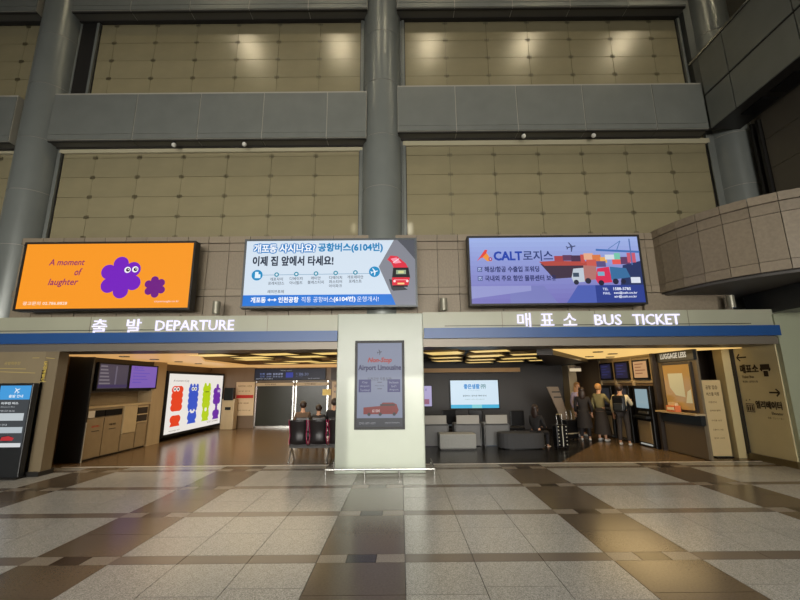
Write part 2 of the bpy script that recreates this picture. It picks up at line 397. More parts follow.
# photo part at the right
A.poly([(3.56, 0), (W, 0), (W, H), (3.52, H), (3.16, .93)], (132, 134, 144)); A.poly([(3.6, H), (W, H), (W, 1.1), (3.78, 1.40)], (84, 86, 94)); A.poly([(3.40, .62), (3.52, .60), (3.84, .36), (3.50, .34), (3.46, .38)], (56, 58, 64))
A.poly([(3.36, 1.10), (3.44, 1.20), (3.60, 1.18), (3.80, 1.00), (3.86, .88), (3.52, .88), (3.46, 1.02)], (222, 44, 66)); A.poly([(3.44, 1.12), (3.58, 1.15), (3.70, 1.02), (3.54, 1.0)], (246, 150, 170)); A.line(3.50, 1.02, 3.64, 1.12, .02, (250, 220, 226))
A.poly([(3.50, .90), (3.86, .90), (3.90, .64), (3.47, .62)], (24, 26, 30)); A.rect(3.57, .74, 3.80, .84, (150, 170, 140)); A.rect(3.62, .76, 3.75, .82, (210, 214, 150)); A.poly([(3.48, .47), (3.86, .47), (3.89, .66), (3.47, .66)], (222, 40, 60)); A.rect(3.60, .49, 3.76, .53, (250, 210, 140)); A.circ(3.53, .57, .03, (255, 220, 220)); A.circ(3.83, .57, .03, (255, 220, 220))
A.line(3.52, .60, 3.84, .60, .015, (250, 170, 180)); A.rect(3.50, .43, 3.84, .47, (20, 22, 26))
A.poly([(0, 0), (3.56, 0), (3.45, .26), (0, .26)], (22, 116, 214))
# headline: white on a blue outline
A.poly([(.14, 1.27), (.76, 1.27), (.76, 1.52), (.14, 1.52)], (212, 226, 240))
A.text('개포동', .19, 1.30, w=.53, h=.20, rgb=bl, bold=.10); A.text('사시나요?', .80, 1.30, w=.84, h=.20, rgb=bl, bold=.10); A.k += 2
A.text('개포동', .19, 1.30, w=.53, h=.20, rgb=(246, 250, 255), bold=.02); A.text('사시나요?', .80, 1.30, w=.84, h=.20, rgb=(246, 250, 255), bold=.02)
A.text('공항버스(6104번)', 1.72, 1.28, w=1.53, h=.235, rgb=(20, 132, 190), bold=.03)
A.text('이제 집 앞에서 타세요!', .18, .97, w=1.90, h=.23, rgb=nav, bold=.025)
A.line(.3, .74, 3.1, .76, .012, (120, 160, 190))
A.circ(.30, .74, .13, (20, 140, 196)); A.rect(.25, .67, .33, .82, (230, 244, 252)); A.rect(.33, .67, .38, .76, (230, 244, 252))
A.circ(3.06, .80, .13, (20, 140, 196)); plane_icon(A, 3.06, .80, .09, (240, 248, 255), -75)
stops = [('개포자이', '프레지던스', '', '래미안포레'), ('디에이치', '아너힐즈'), ('래미안', '블레스티지'), ('디에이치', '퍼스티어', '아이파크'), ('개포래미안', '포레스트')]
for i, t in enumerate(stops):
    x = .76 + i * .463; A.circ(x, .75 + i * .008, .055, (20, 140, 170)); A.circ(x, .75 + i * .008, .028, (220, 232, 240))
    for j, q in enumerate(t):
        if q: A.text(q, x, .60 + i * .008 - j * .10, w=.075 * len(q), h=.078, rgb=(70, 80, 96), align='C', bold=.008)
A.text('개포동', .20, .075, h=.13, w=.34, rgb=(246, 250, 255), bold=.025); A.line(.62, .14, .76, .14, .02, (246, 250, 255))
A.poly([(.58, .14), (.64, .18), (.64, .10)], (246, 250, 255)); A.poly([(.80, .14), (.74, .18), (.74, .10)], (246, 250, 255))
A.text('인천공항', .84, .075, h=.13, w=.46, rgb=(246, 250, 255), bold=.025); A.text('직통 공항버스', 1.37, .075, h=.13, w=.74, rgb=(236, 244, 255))
A.text('(6104번)', 2.12, .07, h=.14, w=.50, rgb=(246, 250, 255), bold=.025); A.text('운행개시!', 2.66, .08, h=.125, w=.50, rgb=(236, 244, 255))
A.build(o)

o, A = screen('advertising_screen', 1.62, 5.74, zs0 + .03, zs1 + .06, 9.08, .22, 'wide blue logistics screen with cargo ship and lorries over the bus ticket sign', 'screen', .045, emit=1.0, bg=(150, 164, 216))
W, H = A.W, A.H
for i in range(14):                                     # sky and sea of the printed picture, top to bottom
    t = i / 13; A.rect(0, H * (1 - (i + 1) / 14), W, H * (1 - i / 14), (int(158 - 40 * t), int(176 - 62 * t), int(228 - 44 * t)))
A.poly([(.9, 0), (2.0, 0), (1.7, .42), (.9, .42)], (120, 124, 186)); A.poly([(0, .12), (1.4, .3), (1.4, .42), (0, .42)], (146, 150, 204)); A.rect(2.9, 0, W, .42, (44, 62, 140)); A.poly([(2.2, 0), (2.9, 0), (2.9, .42), (2.5, .42)], (76, 94, 176))
A.poly([(3.5, .42), (W, .42), (W, 1.0), (3.6, .9)], (40, 52, 96))
A.poly([(1.66, .95), (2.0, .98), (2.8, .98), (2.8, .70), (2.6, .62), (1.95, .58)], (64, 48, 66)); A.poly([(1.63, 1.0), (2.0, 1.02), (2.82, 1.0), (2.82, .90), (1.75, .90)], (178, 74, 66))
for x0, x1, z0, z1, c in ((2.0, 2.22, 1.0, 1.14, (170, 66, 70)), (2.2, 2.42, 1.02, 1.16, (96, 60, 92)), (2.40, 2.64, 1.0, 1.15, (74, 50, 78)), (2.62, 2.72, .96, 1.17, (196, 80, 74)), (2.7, 2.92, 1.04, 1.20, (226, 170, 140)), (2.9, 3.1, 1.0, 1.16, (214, 120, 70)), (3.08, 3.24, .96, 1.1, (230, 170, 90)), (3.2, 3.42, 1.04, 1.16, (210, 216, 226)), (3.42, 3.56, 1.02, 1.2, (120, 196, 170)), (3.36, 3.56, .92, 1.04, (226, 90, 84)), (2.75, 2.98, .86, 1.04, (200, 90, 80)), (2.98, 3.2, .86, 1.0, (90, 80, 130)), (3.56, 3.78, .92, 1.1, (96, 60, 100)), (3.72, 3.92, .96, 1.2, (200, 90, 110))):
    A.rect(x0, z0, x1, z1, c)
A.line(3.0, 1.28, W, 1.22, .05, (66, 110, 180)); A.line(3.6, 1.5, 3.5, 1.28, .02, (80, 120, 180)); A.line(3.82, 1.55, 3.82, .9, .03, (80, 110, 170)); A.line(3.3, 1.3, 3.6, 1.5, .015, (80, 120, 180))
plane_icon(A, 2.42, 1.36, .12, (70, 80, 120), -78)
A.poly([(2.36, .60), (2.42, .82), (2.66, .84), (2.66, .50), (2.40, .48)], (190, 200, 212)); A.rect(2.40, .62, 2.54, .72, (60, 76, 96)); A.poly([(2.66, .52), (2.66, .9), (2.96, .88), (2.96, .56)], (176, 116, 110)); A.circ(2.46, .49, .06, (40, 42, 60)); A.circ(2.74, .52, .07, (40, 42, 60))
A.poly([(2.92, .56), (2.98, .82), (3.26, .86), (3.30, .48), (2.96, .46)], (214, 46, 84)); A.rect(2.98, .64, 3.14, .74, (120, 170, 196)); A.poly([(3.28, .54), (3.28, .86), (3.66, .82), (3.74, .60)], (56, 108, 156)); A.circ(3.04, .47, .065, (34, 30, 54)); A.circ(3.38, .50, .07, (34, 34, 60)); A.circ(3.56, .50, .06, (34, 34, 60)); A.rect(3.74, .46, 3.96, .60, (216, 222, 236))
A.poly([(.16, 1.02), (.36, 1.30), (.42, 1.30), (.36, 1.12), (.26, 1.10)], (226, 70, 60)); A.poly([(.30, 1.12), (.40, 1.02), (.52, 1.02), (.46, 1.12), (.40, 1.22)], (236, 150, 60)); A.circ(.48, 1.07, .045, (160, 40, 110)); A.circ(.48, 1.07, .02, (190, 196, 226))
A.text('CALT', .57, 1.04, w=.66, h=.21, rgb=(24, 62, 168), bold=.025); A.text('로지스', 1.26, 1.02, w=.70, h=.25, rgb=(44, 60, 116), bold=.012)
for z, t, wd in ((.76, '해상/항공 수출입 포워딩', 1.28), (.54, '국내외 주요 항만 물류센터 보유', 1.66)):
    A.rect(.16, z, .27, z + .11, (70, 84, 140)); A.rect(.178, z + .018, .252, z + .092, (168, 182, 224)); A.line(.19, z + .06, .22, z + .03, .014, (50, 60, 120)); A.line(.22, z + .03, .28, z + .11, .014, (50, 60, 120))
    A.text(t, .33, z - .01, w=wd, h=.135, rgb=(30, 40, 96), bold=.02)
for z, t, v, wd in ((.29, 'TEL', '1588-5785', .40), (.19, 'MAIL', 'sea@calt.co.kr', .54), (.10, '', 'air@calt.co.kr', .52)):
    if t: A.text(t, 3.05, z, h=.055, rgb=(220, 228, 255), bold=.01)
    A.text(v, 3.30, z, w=wd, h=.065, rgb=(236, 240, 255), bold=.015)
A.build(o)

# small cylinder spotlights on the fascia ledge
for i, (x, z, lb) in enumerate(((-4.30, 3.38, 'small grey cylinder spotlight between the orange and pale blue screens'), (1.02, 3.41, 'small grey cylinder spotlight between the pale blue and ship screens'), (7.75, 3.42, 'small grey cylinder spotlight under the curved stone balcony'))):
    s = empty('spotlight', (x, 9.2, z)); tag(s, lb, 'spotlight', 'spotlights on the fascia ledge')
    MB().cyl((0, 0, 0), (0, 0, .02), .07).cyl((0, 0, .02), (0, 0, .10), .02).build('base', M_soffit, s)
    MB().cyl((0, 0, .09), (0, 0, .38), .085).build('lamp_body', mat('spot_body', (150, 146, 130), .35, metal=.4), s)

# ================================================================== STONE WALL AND CURVED BALCONY
sw = struct(box('wall_front', M_stonej, None, -19, 6.5, 9.64, 10.6, 3.3, 5.50), 'brown stone parapet wall behind the advertising screens')
courses = [(3.42, 3.98), (3.98, 4.16), (4.16, 5.13), (5.13, 5.35), (5.35, 5.53)]
x = -13.2
while x < 6.45:
    for i, (a, b_) in enumerate(courses):
        if x < 6.45: piece('stone_panel', M_stone, sw, x + .006, min(x + .524, 6.5) - .006, 9.60 - (.02 if i in (1, 4) else 0), 9.65, a + .006, b_ - .006)
    x += .524
bal = empty('balcony', (6.4, 9.6, 3.5)); struct(bal, 'curved brown stone balcony bulging out at the right end of the parapet')
curve = [(6.40, 9.85), (6.45, 9.4), (6.58, 8.9), (6.78, 8.42), (7.06, 7.98), (7.42, 7.60), (7.86, 7.30), (8.36, 7.08), (8.9, 6.93), (9.5, 6.85), (10.2, 6.82), (11.2, 6.8), (13, 6.8)]
def resample(c, step):
    out = [Vector(c[0])]; acc = 0
    pts = [Vector(p) for p in c]
    L = 0; seg = []
    for a, b_ in zip(pts, pts[1:]): seg.append((L, (b_ - a).length, a, b_)); L += (b_ - a).length
    n = int(L / step); res = []
    for i in range(n + 1):
        d = i * step
        for l0, l, a, b_ in seg:
            if l0 <= d <= l0 + l: res.append(a + (b_ - a) * ((d - l0) / l)); break
    return res
rc = resample(curve, .46)
def nrm(i):
    a = rc[max(0, i - 1)]; b_ = rc[min(len(rc) - 1, i + 1)]; t = (b_ - a).normalized(); return Vector((t.y, -t.x)) * -1 if False else Vector((t.y, -t.x))
OFF = Vector((-6.4, -9.6, -3.5))
def ribbon(i0, i1, out, thick, z0, z1, gap):
    pa, pb = rc[i0], rc[i1]; t = (pb - pa); L = t.length; t.normalize()
    n0 = nrm(i0); n1 = nrm(i1)
    a = pa + t * gap; b_ = pb - t * gap
    q = [a + n0 * out, b_ + n1 * out, b_ + n1 * (out - thick), a + n0 * (out - thick)]
    return MB().prism([(p.x + OFF.x, p.y + OFF.y) for p in q], z0 + OFF.z, z1 + OFF.z)
core = MB()
for i in range(len(rc) - 1):
    pa, pb = rc[i], rc[i + 1]; n0, n1 = nrm(i) * -1, nrm(i + 1) * -1
    q = [pa, pb, pb + n1 * .25, pa + n0 * .25]
    core.prism([(p.x + OFF.x, p.y + OFF.y) for p in q], 3.93 + OFF.z, 5.5 + OFF.z)
core.build('parapet_core', M_stonej, bal)
for i in range(len(rc) - 1):
    for k, (a, b_) in enumerate([(3.95, 4.16), (4.16, 5.13), (5.13, 5.36), (5.36, 5.55)]):
        o = ribbon(i, i + 1, .03 + (.025 if k in (3,) else 0) + (.012 if k == 0 else 0), .05, a + .006, b_ - .006, .006).build('stone_panel', M_stone, bal)
soff = [(p.x + OFF.x, p.y + OFF.y) for p in rc]
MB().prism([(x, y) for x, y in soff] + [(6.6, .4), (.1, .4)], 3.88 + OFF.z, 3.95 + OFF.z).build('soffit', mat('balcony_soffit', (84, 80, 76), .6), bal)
MB().prism([(x, y) for x, y in soff] + [(6.6, .4), (.1, .4)], 5.30 + OFF.z, 5.36 + OFF.z).build('deck', M_stonej, bal)
box('trim_3', M_stone, None, 5.9, 8.0, 9.5, 9.6, 3.42, 3.9)['kind'] = 'structure'
box('trim_4', M_char, None, 8.42, 13, 7.9, 9.6, 3.34, 3.86)['kind'] = 'structure'
bpy.data.objects['trim_3']['label'] = 'brown stone strip under the curved balcony'; bpy.data.objects['trim_4']['label'] = 'dark box beam under the curved balcony at the right edge'

# ================================================================== UPPER WALL: columns, beams, glazed bays
def column(x, y, lbl):
    c = empty('column', (x, y, 3.3)); struct(c, lbl)
    zs = [0, 2.05, 3.55, 5.05, 6.7, 8.3, 9.9, 11.6]
    for a, b_ in zip(zs, zs[1:]):
        n = 40
        m = MB(); m.cyl((0, 0, a + .008), (0, 0, b_ - .008), .54, n=n); m.build('cladding_ring', M_col, c)
    MB().cyl((0, 0, 0), (0, 0, 11.6), .53, n=40).build('column_core', M_groove, c)
    return c
column(-9.88, 10.0, 'round grey metal column at the far left')
column(-.45, 10.0, 'round grey metal column rising behind the middle screen')
column(9.2, 10.05, 'round grey metal column in the right corner')
def pier(name, x, y, h=.62):
    p = struct(box('pier', M_metal, None, x - h, x + h, y, y + .7, 5.5, 16), name); return p
pier('flat grey pier behind the left column', -9.85, 9.90, .56); pier('flat grey pier behind the middle column', -.45, 9.90, .56); pier('flat grey pier behind the right column', 9.1, 9.90, .62)
def beam(x0, x1, z0, z1, y0, y1, joints, label):
    bm_ = struct(box('beam', M_groove, None, x0, x1, y0 + .02, y1, z0, z1), label)
    js = [x0] + joints + [x1]
    bj = M_groove
    for a, b_ in zip(js, js[1:]):
        box('cladding_panel', M_metal, bm_, a + .012, b_ - .012, y0, y0 + .03, z0 + .16, z1 - .05, bev=.006)
        box('edge_panel', M_metal, bm_, a + .012, b_ - .012, y0, y0 + .03, z0 + .01, z0 + .145)
        box('soffit_panel', mat('beam_soffit', (76, 74, 68), .5), bm_, a + .012, b_ - .012, y0 + .03, y1, z0 - .02, z0 + .01)
    box('edge_channel', M_dark, bm_, x0, x1, y1 - .12, y1, z0 - .045, z0 - .02)
    box('edge_channel', M_dark, bm_, x0, x1, y0 + .05, y0 + .09, z0 - .035, z0 - .02)
    return bm_
beam(-9.35, -.86, 8.25, 9.66, 9.5, 9.95, [-8.8 + 1.72 * i for i in range(1, 5)], 'grey metal clad beam across the left bay')
beam(-19, -10.35, 8.22, 9.62, 9.5, 9.95, [-16, -13.2, -11.6], 'grey metal clad beam cut by the left edge')
beam(-.02, 8.28, 8.42, 9.82, 9.5, 9.95, [1.55, 3.2, 5.0, 6.9], 'grey metal clad beam across the right bay')
for x0, x1, l in ((-19, -10.35, 'high grey beam at the upper left corner'), (-9.35, -.86, 'high grey beam over the left bay'), (-.02, 8.28, 'high grey beam over the right bay')):
    beam(x0, x1, 12.38, 14.0, 9.5, 9.95, [x0 + (x1 - x0) * t for t in (.2, .4, .6, .8)], l)
for i, (x, z) in enumerate(((-6.0, 8.13), (-4.12, 8.13), (3.35, 8.3), (5.22, 8.3))):
    d = empty('dome_light', (x, 9.6, z)); tag(d, ('small white dome light under the left beam, nearer the left column', 'small white dome light under the left beam, nearer the middle column', 'small white dome light under the right beam, nearer the middle column', 'small white dome light under the right beam, nearer the right corner')[i], 'dome light', 'dome lights under the beams')
    MB().cyl((0, 0, .04), (0, 0, .12), .035).build('mount', M_dark, d)
    MB().ball((0, 0, 0), .06).build('globe', mat('dome_white', (220, 218, 210), .3), d)
# glazed bays
def bay(n, x0, x1, z0, z1, label, xj, zj):
    Y = 9.99
    wn = struct(box('window_%d' % n, M_panej, None, x0, x1, Y, Y + .1, z0, z1 + .3), label)
    xs = [x0] + [v for v in xj if x0 + .1 < v < x1 - .1] + [x1]; zs = [z0] + [v for v in zj if z0 + .1 < v < z1 - .1] + [z1]
    for a, b_ in zip(xs, xs[1:]):
        for c, d in zip(zs, zs[1:]): piece('glass_panel', M_pane, wn, a + .004, b_ - .004, Y - .03, Y + .01, c + .004, d - .004)
    f = MB()
    for x in xs[1:-1]:
        for z in zs[1:-1]:
            for k in (-1.5, -.5, .5, 1.5): f.box(x + k * .035 - .006, x + k * .035 + .006, Y - .045, Y - .03, z - .05, z + .05)
            f.box(x - .07, x + .07, Y - .042, Y - .03, z - .008, z + .008)
    ft = f.build('spider_fitting', M_fit, wn); ft['kind'] = 'stuff'
    box('head_trim', M_headtrim, wn, x0, x1, Y - .10, Y, z1, z1 + .15)
    for s, x in ((1, x0), (-1, x1)):
        box('jamb', M_metal, wn, min(x, x + s * .07), max(x, x + s * .07), Y - .12, Y, z0, z1)
        box('jamb_edge', M_dark, wn, min(x + s * .07, x + s * .09), max(x + s * .07, x + s * .09), Y - .06, Y, z0, z1)
ZL = [5.08 + .58 * k for k in range(6)]; ZU = [9.9 + .60 * k for k in range(6)]
JL = [-8.33 + 1.21 * k for k in range(8)]; JR = [1.40 + 1.21 * k for k in range(7)]; JE = [-17 + 1.21 * k for k in range(8)]
bay(1, -9.30, -1.0, 5.5, 8.10, 'frosted glass bay below the left beam', JL, ZL)
bay(2, .12, 8.55, 5.5, 8.24, 'frosted glass bay below the right beam', JR, ZL)
bay(3, -8.85, -1.0, 9.6, 12.45, 'dark frosted glass bay above the left beam', JL, ZU)
bay(4, .12, 8.30, 9.8, 12.48, 'dark frosted glass bay above the right beam', JR, ZU)
bay(5, -18, -10.42, 5.5, 8.10, 'frosted glass bay cut by the left edge', JE, ZL)
bay(6, -18, -10.42, 9.6, 12.45, 'upper frosted glass bay cut by the left edge', JE, ZU)
box('pier_return', M_dark, bpy.data.objects['window_3'], -9.3, -8.85, 9.9, 10.0, 9.6, 13.5)
struct(box('wall_back', M_hall, None, -19, 13, 10.55, 10.8, 3.3, 18), 'plain wall behind the glazed bays')
# right side beam and wall
sb = empty('side_beam', (8.3, 9.5, 8.4)); struct(sb, 'two-tier grey metal beam running towards the viewer on the right')
box('beam_core', M_dark, sb, .03, .8, -16, .02, 0, 2.2)
ys = [0, -.82, -2.5, -4.2, -5.9, -7.6, -9.3]
for a, b_ in zip(ys, ys[1:]):
    box('cladding_panel', M_metal, sb, 0, .035, b_ + .015, a - .015, .01, .98, bev=.006)
    box('cladding_panel', M_metal, sb, 0, .035, b_ + .015, a - .015, 1.04, 2.2, bev=.006)
box('top_rail', M_chrome, sb, -.03, .03, -9, .3, 2.22, 2.27)
for i in range(12): box('soffit_slot', M_black, sb, .3, .7, -1.2 - i * .8, -.6 - i * .8, -.03, 0)
sw2 = struct(box('wall_right', mat('side_wall_pane', (104, 98, 84), .35, noise=.06, scale=1.5), None, 9.3, 9.5, -14, 9.4, 5.3, 8.6), 'dim panelled wall on the right above the curved balcony')
for i in range(14):
    for j in range(4): piece('wall_panel', mat('side_pane', (96, 90, 80), .35, noise=.06, scale=1.5, rnd=.05), sw2, 9.27, 9.31, 9.1 - (i + 1) * 1.1 + .006, 9.1 - i * 1.1 - .006, 5.4 + j * .8 + .006, 6.2 + j * .8 - .006)
box('jamb', M_dark, sw2, 9.2, 9.3, 9.12, 9.2, 5.3, 8.4); box('jamb', M_dark, sw2, 9.2, 9.3, 9.3, 9.36, 5.3, 8.4)
# hall shell behind the viewer
struct(box('ceiling', M_hall, None, -19, 13, -14.2, 10.8, 17.6, 17.9), 'hall ceiling high above')
struct(box('wall_left', M_hall, None, -19.2, -19, -14.2, 10.8, -.1, 17.9), 'far left hall wall')
struct(box('wall_far_right', M_hall, None, 13, 13.2, -14.2, 10.8, -.1, 17.9), 'far right hall wall')
# wall behind the viewer with unseen openings added to shape the sun patches (patch on pillar: X -1.16..0.5, z 0..2.04)
def at_back(x, z, y0):
    t = (y0 + 14) / SD.y; return (x - SD.x * t, z - SD.z * t)
holes = []
a = at_back(-1.15, .05, 8.94); b_ = at_back(.53, 2.03, 8.94); holes.append((a[0], b_[0], a[1], b_[1]))
a = at_back(-7.4, 0, 8.75); b_ = at_back(-3.0, 0, 9.85); holes.append((a[0], b_[0], a[1], b_[1]))
for hx, hz, hw, hh in ((-2.75, 5.62, .3, .12), (-1.25, 5.75, .12, .3), (.22, 5.70, .14, .36)):  # small openings added; their sun spots stand in for reflections on the panes
    a = at_back(hx, hz, 9.9); b_ = at_back(hx + hw, hz + hh, 9.9); holes.append((a[0], b_[0], a[1], b_[1]))
zz = sorted({0, 17.9} | {h[2] for h in holes} | {h[3] for h in holes}); xx = sorted({-19, 13} | {h[0] for h in holes} | {h[1] for h in holes})
wb = MB()
for i in range(len(xx) - 1):
    for j in range(len(zz) - 1):
        cx = (xx[i] + xx[i + 1]) / 2; cz = (zz[j] + zz[j + 1]) / 2
        if any(h[0] < cx < h[1] and h[2] < cz < h[3] for h in holes): continue
        wb.box(xx[i], xx[i + 1], -14.2, -14, zz[j], zz[j + 1])
struct(wb.build('wall_rear', M_hall), 'hall wall behind the viewer with openings added to shape the sun patches')
for i, x in enumerate((-6.84, -2.64, 1.43, 5.87, 10.3)):
    lp = empty('ceiling_lamp', (x, 4.2, 17.1)); tag(lp, '%s of the round ceiling lamps high over the hall, from the left' % ('first', 'second', 'third', 'fourth', 'fifth', 'sixth')[i], 'ceiling lamp', 'ceiling lamps of the hall')
    MB().cyl((0, 0, 0), (0, 0, .5), .45).build('housing', M_dark, lp); MB().cyl((0, 0, -.02), (0, 0, 0), .40).build('lens', M_lamp, lp)

# ================================================================== DEPARTURE ROOM (left)
ZC = 2.62
struct(box('wall_room_left', M_room, None, -8.7, -8.5, 9.0, 18.5, 0, 3.0), 'brown panelled wall of the departure room')
fw = struct(box('wall_front_left', mat('left_front_wall', (138, 124, 98), .3, noise=.05, scale=2), None, -13, -7.92, 8.98, 9.2, 0, 2.8), 'dark olive wall left of the departure opening')
jb = struct(box('trim_5', mat('left_jamb', (126, 112, 88), .35), None, -7.92, -7.62, 8.98, 9.25, 0, 2.65), 'brown jamb of the departure opening')
box('jamb_slot', M_black, jb, -7.93, -7.88, 8.965, 8.99, 0, 2.2)
A = Art((-9.0, 8.975, 2.2), (1, 0, 0), (0, -1, 0), 0)
gold = (196, 176, 110)
A.text('공항리무진', .2, .12, w=.35, h=.07, rgb=gold); A.line(.0, .05, .7, .03, .012, gold); A.line(0, -.02, .92, -.06, .012, gold)
A.build(fw)
A = Art((-7.92, 8.95, 1.95), (1, 0, 0), (0, -1, 0), 0)
for i in range(5): A.text('도심공항'[i % 4], .02, .36 - i * .09, w=.08, h=.075, rgb=(214, 186, 90), bold=.02)
A.line(-.25, .52, -.1, .52, .012, gold); A.line(.05, .52, .25, .50, .012, gold); A.line(.0, .0, .14, .0, .012, gold); A.build(jb)
bb = struct(box('baseboard_left', M_dark, None, -8.5, -7.60, 8.92, 9.3, 0, .09), 'dark skirting at the left jamb')
struct(box('wall_room_back', M_room, None, -8.6, .6, 18.2, 18.5, 0, 3.0), 'brown panelled back wall of the departure room')
cl = struct(box('ceiling_departure', M_ceil, None, -8.7, .6, 9.5, 18.5, 2.86, 3.0), 'dark ceiling of the departure room')
# lit ceiling band along the left wall
box('light_cove', M_cove, cl, -8.5, -6.4, 9.9, 18.2, 2.60, 2.66)
box('light_cove', M_cove, cl, -6.4, -1.0, 16.6, 18.2, 2.58, 2.64)
MB().prism([(-6.4, 9.9), (-5.0, 9.9), (-6.4, 13.2)], 2.60, 2.66).build('light_cove', M_cove, cl)
for y in (10.5, 11.8, 13.1, 14.4): MB().cyl((-7.2, y, 2.58), (-7.2, y, 2.61), .12).build('downlight', M_soffit, cl)
def board(name, x, y, rz, sx, sy, z, label, group):
    o = empty(name, (x, y, z), rz); tag(o, label, 'ceiling light', group)
    MB().box(-sx / 2, sx / 2, -sy / 2, sy / 2, 0, .02).build('lit_face', M_board, o)
    b = MB()
    b.box(-sx / 2 - .02, -sx / 2, -sy / 2 - .02, sy / 2 + .02, 0, .09); b.box(sx / 2, sx / 2 + .02, -sy / 2 - .02, sy / 2 + .02, 0, .09)
    b.box(-sx / 2, sx / 2, -sy / 2 - .02, -sy / 2, 0, .09); b.box(-sx / 2, sx / 2, sy / 2, sy / 2 + .02, 0, .09); b.box(-sx / 2, sx / 2, -sy / 2, sy / 2, .06, .09)
    b.build('rim', M_boardside, o); return o
NTH = ('first', 'second', 'third', 'fourth', 'fifth')
for r_ in range(4):
    for c_ in range(3):
        y = 10.5 + r_ * 1.5 + c_ * .25; x = -4.9 + c_ * 1.55 + (r_ % 2) * .5
        board('ceiling_board_light', x, y, -14, 1.05, .72, 2.60 + .03 * ((c_ + r_) % 3), 'warm lit ceiling board of the departure room, %s row inward, %s from the left' % (NTH[r_], NTH[c_]), 'lit ceiling boards of the departure room')

# cabinet wall with two screens
cb = empty('cabinet_wall', (-7.9, 10.43, 0)); tag(cb, 'built-in beige cabinet wall with waste bins and shelves by the departure entrance', 'cabinet')
box('side_panel', M_char, cb, -.62, .02, -.06, .0, 0, 2.58)
box('back_panel', M_cab, cb, -.6, -.45, 0, 3.0, 0, 2.6)
box('upper_box', M_roomd, cb, -.6, -.06, 0, 2.95, 1.68, 2.58)
box('worktop', M_cablt, cb, -.6, .0, 0, 2.6, 1.28, 1.33)
box('counter_body', M_cab, cb, -.45, -.03, 0, 2.55, 0.04, 1.28)
box('plinth', M_black, cb, -.4, -.05, 0, 2.55, 0, .05)
for i, (a, b_) in enumerate(((.03, .62), (.65, 1.3))):
    d = box('door', M_cab, cb, -.03, .0, a, b_, .06, 1.02, bev=.004); 
    box('handle', M_dark, d, .0, .008, a + .2, a + .45, .70, .715); A = Art((-7.9 + .0, 10.43 + a + .18, .80), (0, 1, 0), (1, 0, 0), 0)
    A.text(('일반쓰레기', '재활용품')[i], 0, 0, w=.26, h=.05, rgb=((190, 60, 50), (40, 40, 40))[i], bold=.02)
    q = A.build(cb); 
for i, (a, b_) in enumerate(((.03, .62), (.65, 1.3))): box('slot', M_black, cb, -.035, .002, a + .22 * (1 - i), b_, 1.06, 1.22)
box('notice', mat('white_notice', (220, 214, 200), .6), cb, 0, .006, .04, .26, 1.05, 1.22)
box('pale_door', M_cablt, cb, -.03, .012, 1.38, 1.96, .52, 1.27, bev=.004); box('door', M_cab, cb, -.03, .0, 1.38, 1.94, .06, .50, bev=.004)
box('open_shelf', M_roomd, cb, -.028, .001, 2.02, 2.46, .78, 1.22)
for z in (.76, .98, 1.2): box('shelf', M_cablt, cb, -.03, .01, 2.0, 2.48, z, z + .03)
box('door', M_cab, cb, -.03, .0, 2.02, 2.48, .06, .72, bev=.004)
box('edge_trim', mat('edge_strip', (220, 220, 210), .3, metal=.5), cb, 0, .03, -.03, 0, 0, .95)  # pale metal strip on the near corner
box('wall_panel', M_beige, cb, -.6, -.02, 2.62, 3.30, 0, 2.6)
def sidescreen(name, X, y0, y1, z0, z1, label, nx, bez, emit, bg, thick=.07, frame=M_black, group=None, cat='screen'):
    o = empty(name, (X, (y0 + y1) / 2, z0)); tag(o, label, cat, group); h = (y1 - y0) / 2; H = z1 - z0
    b = MB(); s = -nx
    def bx(a, b_, c, d, e, f): b.box(min(a, b_), max(a, b_), c, d, e, f)
    bx(s * .02, s * thick, -h, h, 0, H)
    bx(0, s * .02, -h, -h + bez, 0, H); bx(0, s * .02, h - bez, h, 0, H); bx(0, s * .02, -h + bez, h - bez, 0, bez); bx(0, s * .02, -h + bez, h - bez, H - bez, H)
    b.build('frame', frame, o)
    if nx > 0: A = Art((X + .0 + s * .014, y0 + bez, z0 + bez), (0, 1, 0), (1, 0, 0), emit)
    else: A = Art((X + s * .014, y1 - bez, z0 + bez), (0, -1, 0), (-1, 0, 0), emit)
    A.W = y1 - y0 - 2 * bez; A.H = H - 2 * bez
    c = MB(); c.box(min(s * .014, s * .03), max(s * .014, s * .03), -h + bez, h - bez, bez, H - bez); A.disp = c.build('display', A.m(bg), o); A.root = o
    return o, A
o, A = sidescreen('wall_screen', -7.86, 10.55, 11.78, 1.74, 2.46, 'dim purple-grey wall screen above the waste bins, the left of the pair', 1, .04, .55, (92, 82, 100))
for i in range(6): A.rect(.05, .56 - i * .09, .30 + .03 * i, .60 - i * .09, (150, 140, 150))
A.rect(.62, .05, .68, .6, (130, 120, 140)); A.rect(0, .02, A.W, .1, (80, 66, 110)); A.build(o)
o, A = sidescreen('wall_screen', -7.86, 11.80, 13.15, 1.74, 2.46, 'bright violet wall screen above the shelves, the right of the pair', 1, .04, .8, (134, 100, 192))
for i in range(5): A.line(.12, .52 - i * .09, .12 + (.5, .8, .62, .7, .4)[i], .52 - i * .09, .02, (100, 80, 190))
A.text('출발 안내', .14, .56, w=.4, h=.06, rgb=(90, 70, 180)); A.build(o)
